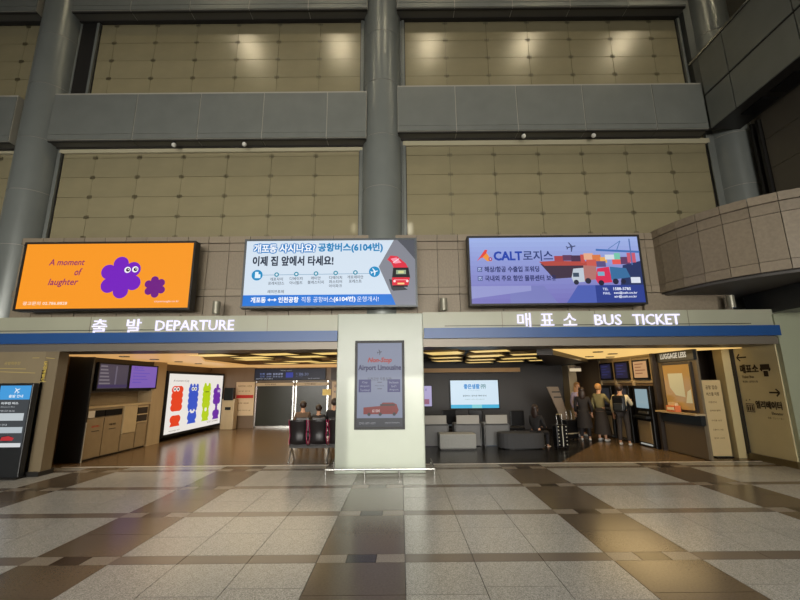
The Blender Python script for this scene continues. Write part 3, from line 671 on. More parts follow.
# big white caterpillar poster
o, A = sidescreen('lightbox_poster', -7.86, 13.75, 18.15, .14, 2.33, 'large white lightbox with red, blue, lime and purple blob shapes', 1, .09, .95, (238, 232, 224), thick=.63, cat='poster')
W, H = A.W, A.H
A.text('A moment of joy', .30, 1.72, w=1.05, h=.09, rgb=(80, 60, 60), shear=.2)
def worm(x, z, wd, segs, col):
    for i in range(segs):
        zc = z - i * .20
        for sx in (-1, 1): A.circ(x + sx * wd * .27, zc, wd * .30, col, .135)
        A.rect(x - wd * .3, zc - .13, x + wd * .3, zc + .13, col)
for i, (x, wd, col, n) in enumerate(((.62, .66, (230, 66, 30), 4), (1.72, .66, (52, 84, 196), 4), (2.74, .60, (182, 208, 22), 4), (3.64, .60, (108, 44, 160), 3))):
    zt = 1.46 if i < 3 else 1.36
    worm(x, zt, wd, n, col)
    if i == 1:
        for s in (-.24, 0, .24): A.circ(x + s, zt + .12, .09, col); A.circ(x + s, zt - .72, .08, col)
    if i == 2:
        for s in (-.17, .17): A.circ(x + s, zt + .13, .11, col); A.circ(x + s, zt - .72, .10, col); A.circ(x + s, .57, .11, col)
    if i == 3: A.circ(x, zt + .16, .12, col, .14); A.circ(x, zt - .54, .12, col, .14); A.circ(x, .62, .11, col, .13)
    if i == 1:
        for s in (-.2, .2): A.circ(x + s, .56, .10, col)
    worm(x, .46, wd * .9, 1, col); A.poly([(x - wd * .48, .22), (x + wd * .48, .22), (x + wd * .3, .42), (x - wd * .3, .42)], col)
    if i < 2:
        for s in (-.1, .1): A.circ(x + s - (.10 if i == 0 else 0), zt + .02, .095, (246, 244, 240), .075); A.circ(x + s - (.10 if i == 0 else 0), zt + .02, .05, (30, 26, 30), .04)
    if i == 2: A.rect(x - .16, zt - .13, x + .16, zt - .10, (70, 80, 20))
    if i == 3: A.rect(x + .02, zt - .05, x + .30, zt + .05, (220, 200, 230)); A.line(x + .02, zt, x + .30, zt, .02, (90, 60, 120))
A.text('citywrangle.co.kr', .2, .06, w=.7, h=.06, rgb=(110, 90, 80)); A.text('광고문의 02.786.8828', 2.9, .12, w=.95, h=.07, rgb=(120, 90, 80))
A.build(o)

# back wall of the departure room
YB = 18.2
led = empty('departure_display', (-4.95, YB - .12, 2.02)); tag(led, 'long dark LED departure board over the glass sliding doors', 'display')
box('frame', M_black, led, -1.55, 1.62, 0, .1, 0, .52)
A = Art((-6.5, YB - .122, 2.02), (1, 0, 0), (0, -1, 0), .7)
A.rect(.03, .03, 3.14, .49, (38, 42, 56)); 
for x, t, wd, c in ((.25, '인천', .2, (120, 140, 200)), (.55, '6104', .2, (150, 160, 200)), (.82, '김포공항', .45, (170, 180, 214)), (1.85, 'KTX', .3, (80, 90, 130))):
    A.text(t, x, .24, w=wd, h=.08, rgb=c, bold=.02); A.text(t, x, .13, w=wd, h=.07, rgb=c)
A.rect(1.40, .12, 1.72, .34, (48, 64, 170)); A.text('06:30', 2.0, .2, w=.4, h=.12, rgb=(120, 130, 170)); A.text('시외버스 승차장', 1.15, .40, w=.5, h=.05, rgb=(190, 190, 190)); A.text('AIRPORT LIMOUSINE', .08, .05, w=.75, h=.04, rgb=(200, 204, 214)); A.text('BUS GATE', 2.4, .05, w=.5, h=.04, rgb=(180, 180, 190))
A.build(led)
def glassdoor(n, x0, x1, label):
    d = struct(box('door_%d' % n, M_glass, None, x0, x1, YB - .05, YB - .02, 0.05, 1.95), label, 'door')
    for a, b_ in ((x0, x0 + .06), (x1 - .06, x1)): box('stile', M_chrome, d, a, b_, YB - .08, YB - .0, 0, 2.0)
    box('top_rail', M_beige, d, x0, x1, YB - .09, YB, 1.78, 1.92); box('bottom_rail', M_chrome, d, x0, x1, YB - .08, YB, 0, .08)
    A = Art((x0 + .4, YB - .092, 1.82), (1, 0, 0), (0, -1, 0), 0); A.text('승차장 출입문', 0, 0, w=.5, h=.06, rgb=(70, 60, 50), bold=.01); A.build(d)
    return d
glassdoor(1, -6.42, -4.72, 'left glass sliding door under the LED board'); glassdoor(2, -4.66, -3.2, 'right glass sliding door under the LED board')
def poster(name, x0, x1, z0, z1, y, bg, label, lines, group=None, depth=.04, hdr=None):
    o = empty(name, ((x0 + x1) / 2, y, z0)); tag(o, label, 'poster', group)
    W = x1 - x0; MB().box(-W / 2, W / 2, 0, depth, 0, z1 - z0).build('board', mat('poster_stock_%d_%d_%d' % bg, bg, .6), o)
    A = Art((x0, y - .001, z0), (1, 0, 0), (0, -1, 0), 0, .6)
    if hdr: A.rect(*hdr)
    for t, x, z, wd, h, c in lines: A.text(t, x, z, w=wd, h=h, rgb=c, bold=.01)
    A.build(o); return o
poster('wall_poster', -7.30, -6.48, .52, 1.96, YB - .06, (206, 184, 150), 'beige timetable poster with a red stripe left of the glass doors', [('리무진버스 시간표', .1, 1.22, .6, .08, (110, 80, 60)), ('운행 안내', .12, 1.02, .5, .05, (120, 100, 80)), ('05:30  06:00', .1, .5, .5, .06, (120, 90, 70)), ('승차권 구매 후 이용', .1, .2, .6, .05, (120, 100, 80))], hdr=(.03, .74, .79, .88, (180, 50, 44)))
poster('wall_poster', -3.05, -2.35, .6, 1.95, YB - .06, (198, 180, 156), 'beige notice poster right of the glass doors, by the pillar', [('공항버스', .1, 1.1, .5, .12, (90, 70, 110)), ('타는곳', .1, .85, .4, .1, (70, 80, 130)), ('안내', .1, .5, .4, .1, (80, 80, 90))])
struct(box('trim_6', M_roomd, None, -3.1, .6, YB - .1, YB, 2.02, 2.55), 'dark header right of the LED board')
A = Art((-2.95, YB - .1, 2.1), (1, 0, 0), (0, -1, 0), .7); A.text('매표소', .1, .22, w=.4, h=.12, rgb=(220, 214, 200), bold=.02); A.text('TICKET', .1, .08, w=.4, h=.08, rgb=(220, 214, 200)); A.build(bpy.data.objects['trim_6'])
nt_ = tag(box('paper_notice', mat('yellow_notice', (226, 204, 130), .7), None, -3.45, -3.08, YB - .12, YB - .10, 1.36, 1.62), 'pale yellow paper notice on the door frame by the pillar', 'notice')
# slim machine at the corner
mc = empty('service_machine', (-7.35, 17.75, 0)); tag(mc, 'slim beige service machine in the corner beside the red striped poster', 'machine')
MB().bbox(-.28, .26, -.2, .2, .0, 1.25, b=.03).build('body', M_beige, mc); MB().bbox(-.2, .2, -.24, 0, 1.2, 1.72, b=.02).build('screen', M_black, mc); box('slot', M_black, mc, -.12, .12, -.21, -.19, .8, .92)
# floor drop: beam seating
bs = empty('beam_seating', (-2.5, 10.25, 0)); tag(bs, 'row of black perforated waiting seats with magenta edges, backs to the viewer', 'seating')
M_seat = mat('black_seat', (34, 30, 32), .28); M_mag = mat('magenta_edge', (150, 24, 70), .4)
for i in range(4):
    cx = i * .48
    n = 9; prof = [(0, .40), (-.07, .44), (-.10, .52), (-.09, .62), (-.10, .74), (-.13, .86), (-.16, .96), (-.17, 1.0)]
    def sheet(x0, x1, th):
        v = []; f = []
        for k, (y, z) in enumerate(prof):
            for q in range(7):
                u = q / 6; x = x0 + (x1 - x0) * u; bul = .05 * (1 - (2 * u - 1) ** 2)
                pinch = 1 - .10 * math.exp(-((z - .66) / .09) ** 2); x = (x0 + x1) / 2 + (x - (x0 + x1) / 2) * pinch
                v.append((cx + x, y - bul, z)); v.append((cx + x, y - bul + th, z))
        N = 7
        for k in range(len(prof) - 1):
            for q in range(N - 1):
                a = (k * N + q) * 2; b_ = (k * N + q + 1) * 2; c = ((k + 1) * N + q + 1) * 2; d = ((k + 1) * N + q) * 2
                f += [(a, b_, c, d), (a + 1, d + 1, c + 1, b_ + 1)]
            for q in (0, N - 1):
                a = (k * N + q) * 2; d = ((k + 1) * N + q) * 2; f.append((a, a + 1, d + 1, d))
        a = len(prof) - 1
        for q in range(N - 1):
            p = (a * N + q) * 2; r2 = p + 2; f.append((p, p + 1, r2 + 1, r2)); p = q * 2; f.append((p, p + 1, p + 3, p + 2))
        return MB().add(v, f, None, True)
    bk = sheet(-.205, .205, .03).build('backrest', M_seat, bs)
    e = MB()
    for sx in (-1, 1):
        e.tube([(cx + sx * .215 * (1 - .10 * math.exp(-((z - .66) / .09) ** 2)), y + .01, z) for y, z in prof], .013, n=6)
    e.build('edge_strip', M_mag, bk)
    st = MB(); st.bbox(cx - .215, cx + .215, -.06, .42, .38, .43, b=.02).build('seat', M_seat, bs)
box('beam', M_dark, bs, -.25, 1.75, .1, .17, .31, .37)
for x in (-.2, .72, 1.65):
    lg = MB(); lg.cyl((x, .12, .32), (x, -.12, .03), .02, n=10); lg.cyl((x, .14, .32), (x, .40, .03), .02, n=10); lg.ball((x, -.13, .02), .03, n=8); lg.ball((x, .41, .02), .03, n=8); lg.build('leg', M_chrome, bs)

# totem display at the far left
tt = empty('totem_display', (-8.18, 8.78, 0)); tag(tt, 'black floor-standing information totem with a lit blue header at the left edge', 'display')
b = MB(); b.bbox(-.42, .33, -.05, .08, 0, 1.92, b=.015); b.build('housing', M_char, tt); box('foot', M_dark, tt, -.46, .36, -.16, .12, 0, .03)
A = Art((-8.54, 8.728, .62), (1, 0, 0), (0, -1, 0), .9)
A.rect(0, 0, .66, 1.25, (66, 70, 74)); A.rect(0, .96, .66, 1.25, (70, 160, 226)); plane_icon(A, .36, 1.15, .07, (230, 245, 255), 40); A.text('출발 안내', .36, 1.0, w=.3, h=.06, rgb=(230, 245, 255), align='C', bold=.02)
A.text('리무진 버스', .08, .86, w=.36, h=.05, rgb=(220, 226, 230), bold=.03); A.text('Airport Bus', .08, .79, w=.3, h=.035, rgb=(190, 196, 200))
A.rect(.05, .53, .60, .68, (196, 204, 208)); A.text('운행시간 05:00', .05, .71, w=.34, h=.035, rgb=(210, 214, 218)); A.rect(.0, .28, .62, .40, (186, 196, 202)); A.text('요금 안내', .04, .43, w=.24, h=.035, rgb=(220, 226, 230))
A.circ(.32, .17, .14, (40, 40, 44), .06); A.poly([(.2, .13), (.45, .13), (.48, .18), (.36, .22), (.22, .2)], (190, 50, 56)); A.rect(0, 0, .64, .08, (220, 222, 224)); A.rect(.03, .02, .2, .05, (200, 60, 60))
A.build(tt)

# ================================================================== TICKET SIDE (right)
struct(box('wall_lounge_back', M_lounge, None, .5, 7.4, 16.8, 17.0, 0, 3.0), 'dark back wall of the waiting lounge')
struct(box('wall_partition', M_lounge, None, .42, .52, 9.9, 18.2, 0, 3.0), 'dark partition behind the pillar')
cr = struct(box('ceiling_ticket', M_ceil, None, .42, 9, 9.5, 17, 2.9, 3.0), 'dark ceiling of the ticket room')
struct(box('trim_7', mat('wood_cove', (190, 150, 100), .5), None, .5, 4.8, 16.3, 16.8, 2.26, 2.42), 'warm wooden band at the top of the lounge wall')
MB().prism([(3.75, 9.9), (8.4, 9.9), (7.25, 11.2), (7.2, 13.6), (6.55, 14.1)], 2.62, 2.68).build('light_ceiling', M_warm, cr)
MB().prism([(3.35, 9.9), (3.75, 9.9), (6.55, 14.1), (6.3, 16.8), (6.1, 16.8)], 2.50, 2.90).build('dark_beam', M_roomd, cr)
for x, y in ((5.2, 10.6), (6.0, 11.4), (5.9, 12.6), (6.7, 12.9)): MB().cyl((x, y, 2.60), (x, y, 2.625), .13).build('downlight', M_soffit, cr)
for r_ in range(5):
    for c_ in range(4):
        y = 10.3 + r_ * 1.3; x = 1.1 + c_ * 1.2 + r_ * .18
        if x > 2.9 + (y - 9.9) * .62: continue
        board('ceiling_board_light', x, y, -24, .92, .62, 2.60 + .03 * ((c_ + 2 * r_) % 3), 'warm lit ceiling board of the waiting lounge, %s row inward, %s from the left' % (NTH[r_], NTH[c_]), 'lit ceiling boards of the waiting lounge')
# lounge screens
o, A = screen('wall_screen', 1.98, 4.0, .80, 1.98, 16.66, .12, 'bright pale blue wall screen in the dark waiting lounge', 'screen', .04, emit=1.0, frame=M_black, bg=(206, 226, 240))
W, H = A.W, A.H
A.rect(0, 0, W, .14, (70, 176, 214)); A.rect(.85, .0, 1.25, .14, (130, 206, 214))
A.text('좋은생활', .55, .76, w=.64, h=.19, rgb=(60, 140, 206), bold=.03); A.text('㈜', 1.24, .76, w=.2, h=.19, rgb=(110, 150, 160), bold=.02)
A.text('Good Life Company', W / 2, .68, w=.5, h=.03, rgb=(130, 160, 180), align='C'); A.text('공항버스 승차권 예매 안내', W / 2, .46, w=.95, h=.055, rgb=(60, 80, 90), align='C', bold=.02); A.text('이용해 주셔서 감사합니다', W / 2, .33, w=.8, h=.035, rgb=(110, 150, 140), align='C')
A.build(o)
o, A = screen('wall_screen', .62, 1.28, .90, 1.76, 16.66, .1, 'narrow lilac portrait screen half hidden by the pillar', 'screen', .03, emit=.85, frame=M_black, bg=(176, 166, 210))
A.rect(.05, .08, .5, .28, (150, 90, 120)); A.rect(.1, .14, .3, .22, (220, 200, 210)); A.text('안내', .1, .6, w=.3, h=.1, rgb=(110, 100, 170)); A.build(o)
# lounge desks with dividers
for i, (x0, x1, lb) in enumerate(((.55, 1.40, 'grey computer desk nearest the pillar in the lounge'), (1.62, 2.38, 'grey computer desk behind the pale ottoman'), (2.50, 3.22, 'grey computer desk between the two ottomans'))):
    d = empty('desk', ((x0 + x1) / 2, 12.5, 0)); tag(d, lb, 'desk', 'grey computer desks in the lounge'); h = (x1 - x0) / 2
    box('front_panel', M_desk, d, -h, h, 0, .05, 0.02, .62); box('desktop', M_desk, d, -h, h, 0, .6, .60, .64); box('privacy_screen', M_desklt, d, -h + .04, h - .04, -.03, .01, .64, .89, bev=.006)
    for s in (-1, 1): box('side_panel', M_desk, d, s * h - .02, s * h + .02, 0, .6, 0, .62)
for i, (x, lb) in enumerate(((1.5, 'black swivel chair between the first two lounge desks'), (2.44, 'black swivel chair between the second and third lounge desks'), (3.55, 'black swivel chair right of the lounge desks'))):
    d = empty('swivel_chair', (x, 13.55 if i < 2 else 13.0, 0), (10, -12, 5)[i]); tag(d, lb, 'chair', 'black swivel chairs in the lounge')
    MB().bbox(-.22, .22, -.25, -.19, .55, 1.0, b=.025).build('backrest', M_black, d); MB().bbox(-.24, .24, -.22, .24, .42, .50, b=.03).build('seat', M_black, d)
    MB().cyl((0, 0, .08), (0, 0, .43), .03).build('stem', M_chrome, d)
    for k in range(5):
        a = R(72 * k); MB().cyl((0, 0, .1), (.26 * math.cos(a), .26 * math.sin(a), .04), .02, n=8).build('foot', M_black, d)
ot = empty('ottoman', (1.6, 12.05, 0)); tag(ot, 'pale grey square ottoman near the pillar', 'ottoman')
MB().bbox(-.52, .52, -.2, .3, .03, .43, b=.035).build('cushion', M_grey, ot); box('base', M_dark, ot, -.48, .48, -.16, .26, 0, .04)
ot = empty('ottoman', (3.45, 12.15, 0)); tag(ot, 'dark grey curved ottoman with a person sitting on it', 'ottoman')
n = 24; arc = [(-.62 + 0, -.28)]; poly = []
for i in range(n):
    t = 2 * math.pi * i / n; poly.append((.66 * math.copysign(abs(math.cos(t)) ** .6, math.cos(t)), .33 * math.copysign(abs(math.sin(t)) ** .7, math.sin(t))))
MB().prism(poly, .03, .40).prism([(x * .97, y * .95) for x, y in poly], .40, .43).build('cushion', M_greyd, ot); MB().prism([(x * .9, y * .9) for x, y in poly], 0, .03).build('base', M_black, ot)
# suitcases
def suitcase(x, y, rz, w_, d_, h_, m, label, studs=False, strap=None):
    s = empty('suitcase', (x, y, 0), rz); tag(s, label, 'suitcase')
    MB().bbox(-w_ / 2, w_ / 2, -d_ / 2, d_ / 2, .05, h_, b=.04).build('shell', m, s)
    for a in (-1, 1):
        for c in (-1, 1): MB().cyl((a * w_ * .38, c * d_ * .3 - .012, .028), (a * w_ * .38, c * d_ * .3 + .012, .028), .028, n=12).build('wheel', M_black, s)
    MB().tube([(-w_ * .22, .0, h_), (-w_ * .22, .0, h_ + .28), (w_ * .22, .0, h_ + .28), (w_ * .22, 0, h_)], .01, n=8).build('handle', M_chrome, s)
    if studs:
        b = MB()
        for j in range(6):
            for sx in (-.32, .32): b.ball((sx * w_, -d_ / 2 - .005, .13 + j * (h_ - .18) / 5), .018, n=8)
        b.box(-.012, .012, -d_ / 2 - .01, -d_ / 2, .08, h_ - .02); b.build('trim', mat('pale_trim', (200, 200, 190), .4), s)
    if strap: box('strap', mat('pale_strap', (150, 140, 120), .5), s, -w_ / 2 - .004, w_ / 2 + .004, -d_ / 2 - .006, d_ / 2 + .006, h_ * .3, h_ * .36)
    return s
suitcase(4.52, 11.9, 8, .36, .24, .66, M_black, 'black suitcase with pale studded trim by the dark ottoman', True)
suitcase(5.55, 13.75, 20, .46, .28, .62, M_black, 'black suitcase with a pale strap left of the queueing people', False, True)
# leaning A-board
lb_ = empty('leaning_board', (5.75, 14.4, 0)); tag(lb_, 'tall brown signboard leaning sideways in the dark corner', 'signboard')
V = [(-.62, 0, 1.68), (-.22, 0, 1.68), (.22, 0, .0), (.02, 0, 0.0)]
MB().add(V + [(x, .05, z) for x, y, z in V], [(0, 1, 2, 3), (4, 7, 6, 5), (0, 4, 5, 1), (1, 5, 6, 2), (2, 6, 7, 3), (3, 7, 4, 0)]).build('board', mat('brown_signboard', (120, 104, 88), .5), lb_)
for z in (1.3, 1.48): box('dark_band', M_roomd, lb_, -.52 + (1.68 - z) * .3, -.16 + (1.68 - z) * .25, -.012, 0, z, z + .05)
# bright sign + beige post
ps = struct(box('trim_8', M_beige, None, 6.68, 7.0, 16.2, 16.8, 0, 2.5), 'narrow beige post at the back of the queue')
sg = empty('hanging_sign', (6.42, 14.9, 2.22)); tag(sg, 'small lit sign hanging over the queue in the dark corner', 'sign')
box('panel', mat('lit_sign_face', (226, 206, 170), .4, emit=.8), sg, -.2, .2, 0, .05, 0, .11); box('bracket', M_black, sg, -.01, .01, .02, .03, .11, .68)
box('upper_panel', mat('lit_sign_upper', (120, 100, 84), .4, emit=.5), sg, -.2, .2, .02, .05, .14, .17)

# kiosk wall X = 7.25, Y 11.6..14.8
kw = struct(box('wall_kiosk', M_room, None, 7.25, 7.6, 11.55, 16.8, 0, 2.9), 'beige kiosk wall of the ticket hall')
box('fascia_panel', M_beige, kw, 7.22, 7.26, 11.62, 14.75, 1.80, 2.56); box('fascia_panel', M_beige, kw, 7.20, 7.30, 11.6, 14.8, 2.56, 2.64)
for y in (11.62, 12.68, 13.72, 14.72): box('mullion', M_beige, kw, 7.20, 7.26, y - .05, y + .05, 0, 2.56)
box('end_post', M_roomd, kw, 7.14, 7.30, 11.48, 11.58, 0, 2.7)
for i, (a, b_, bg, lb) in enumerate(((13.82, 14.62, (40, 38, 66), 'dark blue information screen over the far kiosk'), (12.80, 13.62, (42, 38, 66), 'dark blue information screen over the middle kiosk'), (11.76, 12.56, (222, 170, 118), 'orange-beige information screen over the near kiosk'))):
    o, A = sidescreen('information_screen', 7.16, a, b_, 1.90, 2.48, lb, -1, .05, .7, bg, thick=.06)
    for k in range(4): A.line(.08, .4 - k * .09, .3 + (.2, .1, .3, .15)[k], .4 - k * .09, .025, (150, 90, 60) if i == 2 else (64, 64, 120))
    A.build(o)
for i, (a, b_, lb) in enumerate(((13.85, 14.6, 'black ticket kiosk farthest down the kiosk wall'), (12.8, 13.6, 'black ticket kiosk behind the man with the backpack'), (11.7, 12.55, 'black ticket kiosk with a lit screen nearest the luggage counter'))):
    k = empty('ticket_kiosk', (7.2, (a + b_) / 2, 0)); tag(k, lb, 'kiosk', 'ticket kiosks along the right wall'); h = (b_ - a) / 2
    MB().bbox(-.12, .04, -h, h, .0, 1.72, b=.02).build('cabinet', M_black, k)
    box('lower_panel', M_cab, k, -.135, -.11, -h + .12, h - .12, .12, .72); box('keypad_shelf', M_char, k, -.26, -.11, -h + .1, h - .1, .80, .86); box('slot', M_chrome, k, -.14, -.11, -h + .2, h - .2, .92, .99)
    box('display', mat('kiosk_screen_lit', (150, 176, 186), .3, emit=.75) if i == 2 else mat('kiosk_screen', (48, 50, 58), .3, emit=.5), k, -.132, -.11, -h + .12, h - .14, 1.08, 1.62)
    box('floor_light', mat('kiosk_foot', (210, 210, 200), .4, emit=.5) if i == 2 else M_chrome, k, -.14, -.11, -h + .15, h - .15, .05, .09)
# luggage booth
lw_ = struct(box('wall_luggage', mat('luggage_wall', (120, 106, 84), .4, noise=.05, scale=4), None, 7.3, 7.36, 10.0, 11.5, 0, 2.9), 'brown wall of the luggage counter')
box('sign_band', M_char, lw_, 7.24, 7.32, 9.98, 11.42, 2.36, 2.66)
A = Art((7.24, 11.25, 2.44), (0, -1, 0), (-1, 0, 0), .75); A.text('LUGGAGE LESS', 0, 0, w=1.02, h=.13, rgb=(226, 214, 190), bold=.025); A.build(lw_)
wn = empty('service_window', (7.3, 10.7, 1.08)); tag(wn, 'lit luggage service window with a dark frame', 'service window')
box('frame', M_roomd, wn, -.06, .02, -.56, .56, 0, 1.24); box('pane', mat('warm_glass', (150, 118, 66), .15, emit=.22, emitrgb=(196, 156, 88)), wn, -.075, -.05, -.5, .5, .05, 1.18)
MB().add([(-.078, .32, .96), (-.078, -.25, .96), (-.078, -.25, .36), (-.078, .10, .40), (-.078, .30, .60)], [(0, 1, 2, 3, 4)]).build('white_sheet', mat('window_sheet', (150, 144, 116), .5, emit=.35, emitrgb=(214, 204, 160)), wn)  # glow of the paper sheet stands in for light from behind
MB().add([(-.078, -.25, .22), (-.078, -.48, .22), (-.078, -.48, .56), (-.078, -.35, .50)], [(0, 1, 2, 3)]).build('white_sheet', mat('window_sheet', (214, 204, 160), .5), wn)
cn = empty('service_counter', (7.3, 10.7, 0)); tag(cn, 'dark luggage counter with a lit ledge under the service window', 'counter')
box('counter_front', mat('counter_front', (104, 92, 74), .4), cn, -.06, 0, -.72, .76, .02, .80); box('counter_band', M_char, cn, -.12, 0, -.72, .76, .78, 1.02); box('ledge', M_beige, cn, -.26, 0, -.74, .78, 1.02, 1.06)
cd = empty('card_display', (7.12, 10.85, 1.06)); tag(cd, 'orange card box with leaflets on the luggage counter', 'leaflet box')
box('box', mat('orange_card', (214, 118, 70), .6), cd, -.08, .08, -.2, .14, 0, .16, bev=.005); box('label_strip', mat('card_label', (236, 220, 190), .6), cd, -.084, -.08, -.17, .10, .05, .12); box('leaflets', mat('leaflet', (216, 190, 150), .6), cd, -.04, .05, -.16, .1, .16, .24)
struct(box('wall_ticket_right', M_roomd, None, 8.5, 8.7, 9.3, 17, 0, 3), 'dark wall behind the notice stand'); struct(box('wall_recess', M_roomd, None, 7.55, 8.6, 11.2, 11.35, 0, 2.9), 'dark recess wall right of the luggage counter')
# notice stand
o = poster('notice_stand', 7.66, 8.14, .03, 1.86, 10.42, (206, 182, 134), 'tall beige paper notice stand beside the luggage counter', [('공항 탑승', .08, 1.60, .30, .10, (90, 70, 46)), ('버스를 이용', .08, 1.44, .32, .09, (90, 70, 46)), ('이용안내', .1, 1.26, .2, .05, (120, 96, 64)), ('승차권 발매', .1, 1.06, .26, .04, (120, 96, 64)), ('수하물 보관', .1, .82, .26, .04, (120, 96, 64)), ('교통카드 사용', .1, .60, .26, .04, (120, 96, 64)), ('문의 1577', .1, .40, .26, .04, (120, 96, 64))], depth=.03)
box('foot', M_black, o, -.2, .2, -.1, .16, -.03, 0)
# jamb and sign wall
struct(box('trim_9', mat('beige_jamb', (196, 178, 132), .4), None, 8.20, 8.46, 10.3, 10.6, 0, 2.75), 'beige jamb of the ticket opening')
sgw = struct(box('wall_sign', mat('sign_wall_glass', (196, 184, 146), .2, noise=.04, scale=2), None, 8.43, 8.6, 9.05, 10.3, 0, 2.75), 'glossy olive beige wall with the elevator and ticket directions')
box('joint', M_dark, sgw, 8.40, 8.44, 10.20, 10.31, .1, 2.7)
dk = (58, 48, 38)
A = Art((8.43, 10.13, 0), (0, -1, 0), (-1, 0, 0), 0)
def arrow(x, z, s, d):
    A.line(x - s, z, x + s, z, .035, dk); A.line(x + d * s, z, x + d * s * .35, z + s * .62, .035, dk); A.line(x + d * s, z, x + d * s * .35, z - s * .62, .035, dk)
arrow(.14, 2.40, .14, -1); A.text('매표소', .05, 2.02, w=.50, h=.20, rgb=dk, bold=.035); A.text('Ticket Box', .06, 1.90, w=.34, h=.06, rgb=dk, bold=.01); A.text('售票处  切符売り場', .06, 1.79, w=.42, h=.05, rgb=dk)
A.rect(.62, 2.14, .86, 2.21, dk); A.circ(.74, 2.10, .14, dk, .07); A.rect(.66, 1.98, .82, 2.08, (190, 178, 146)); A.rect(.68, 1.93, .80, 2.06, dk)
arrow(.86, 1.57, .13, 1); A.text('엘리베이터', .32, 1.20, w=.66, h=.17, rgb=dk, bold=.03); A.text('Elevator', .70, 1.08, w=.28, h=.06, rgb=dk, bold=.01); A.text('电梯  エレベーター', .58, .98, w=.40, h=.045, rgb=dk)
A.rect(.04, 1.10, .27, 1.30, dk); A.rect(.055, 1.115, .255, 1.285, (176, 162, 130))
for i in range(3): A.circ(.09 + i * .065, 1.245, .02, dk); A.rect(.07 + i * .065, 1.13, .11 + i * .065, 1.22, dk)
A.poly([(.06, 1.36), (.10, 1.36), (.08, 1.40)], dk); A.poly([(.16, 1.40), (.20, 1.40), (.18, 1.36)], dk)
A.build(sgw)
wr = struct(box('wall_front_right', mat('right_front_wall', (158, 162, 138), .3, noise=.03, scale=1), None, 8.46, 13, 8.94, 9.3, 0, 3.36), 'pale green-grey wall right of the ticket opening')
box('header_panel', wr.data.materials[0], wr, 8.40, 8.5, 8.9, 9.3, 2.8, 3.3)
struct(box('baseboard_right', mat('skirting_brass', (110, 96, 66), .35, metal=.4), None, 8.38, 8.43, 9.0, 10.2, 0, .14), 'metal skirting under the direction wall'); box('kick_panel', bpy.data.materials['skirting_brass'], wr, 8.44, 13, 8.90, 8.94, 0, .14)

# ================================================================== PEOPLE
M_skin = mat('skin', (198, 150, 120), .55); M_hairb = mat('black_hair', (44, 30, 24), .5); M_hairl = mat('light_hair', (176, 130, 78), .5)
def skin_mesh(name, verts, edges, radii, m, parent, sub=1, root=0):
    me = bpy.data.meshes.new(name + '_s'); me.from_pydata(verts, edges, []); o = bpy.data.objects.new('tmp', me); C.objects.link(o)
    o.modifiers.new('s', 'SKIN')
    if not me.skin_vertices:
        bpy.context.view_layer.objects.active = o
    sv = me.skin_vertices[0].data
    for i, r_ in enumerate(radii):
        rr = r_ if isinstance(r_, tuple) else (r_, r_); sv[i].radius = rr
    for i in range(len(verts)): sv[i].use_root = (i == root)
    s = o.modifiers.new('d', 'SUBSURF'); s.levels = sub; s.render_levels = sub
    dg = bpy.context.evaluated_depsgraph_get(); nm = bpy.data.meshes.new_from_object(o.evaluated_get(dg)); nm.name = name
    bpy.data.objects.remove(o); bpy.data.meshes.remove(me)
    nm.materials.clear(); nm.materials.append(m)
    for p in nm.polygons: p.use_smooth = True
    q = bpy.data.objects.new(name, nm); C.objects.link(q); q.parent = parent; return q
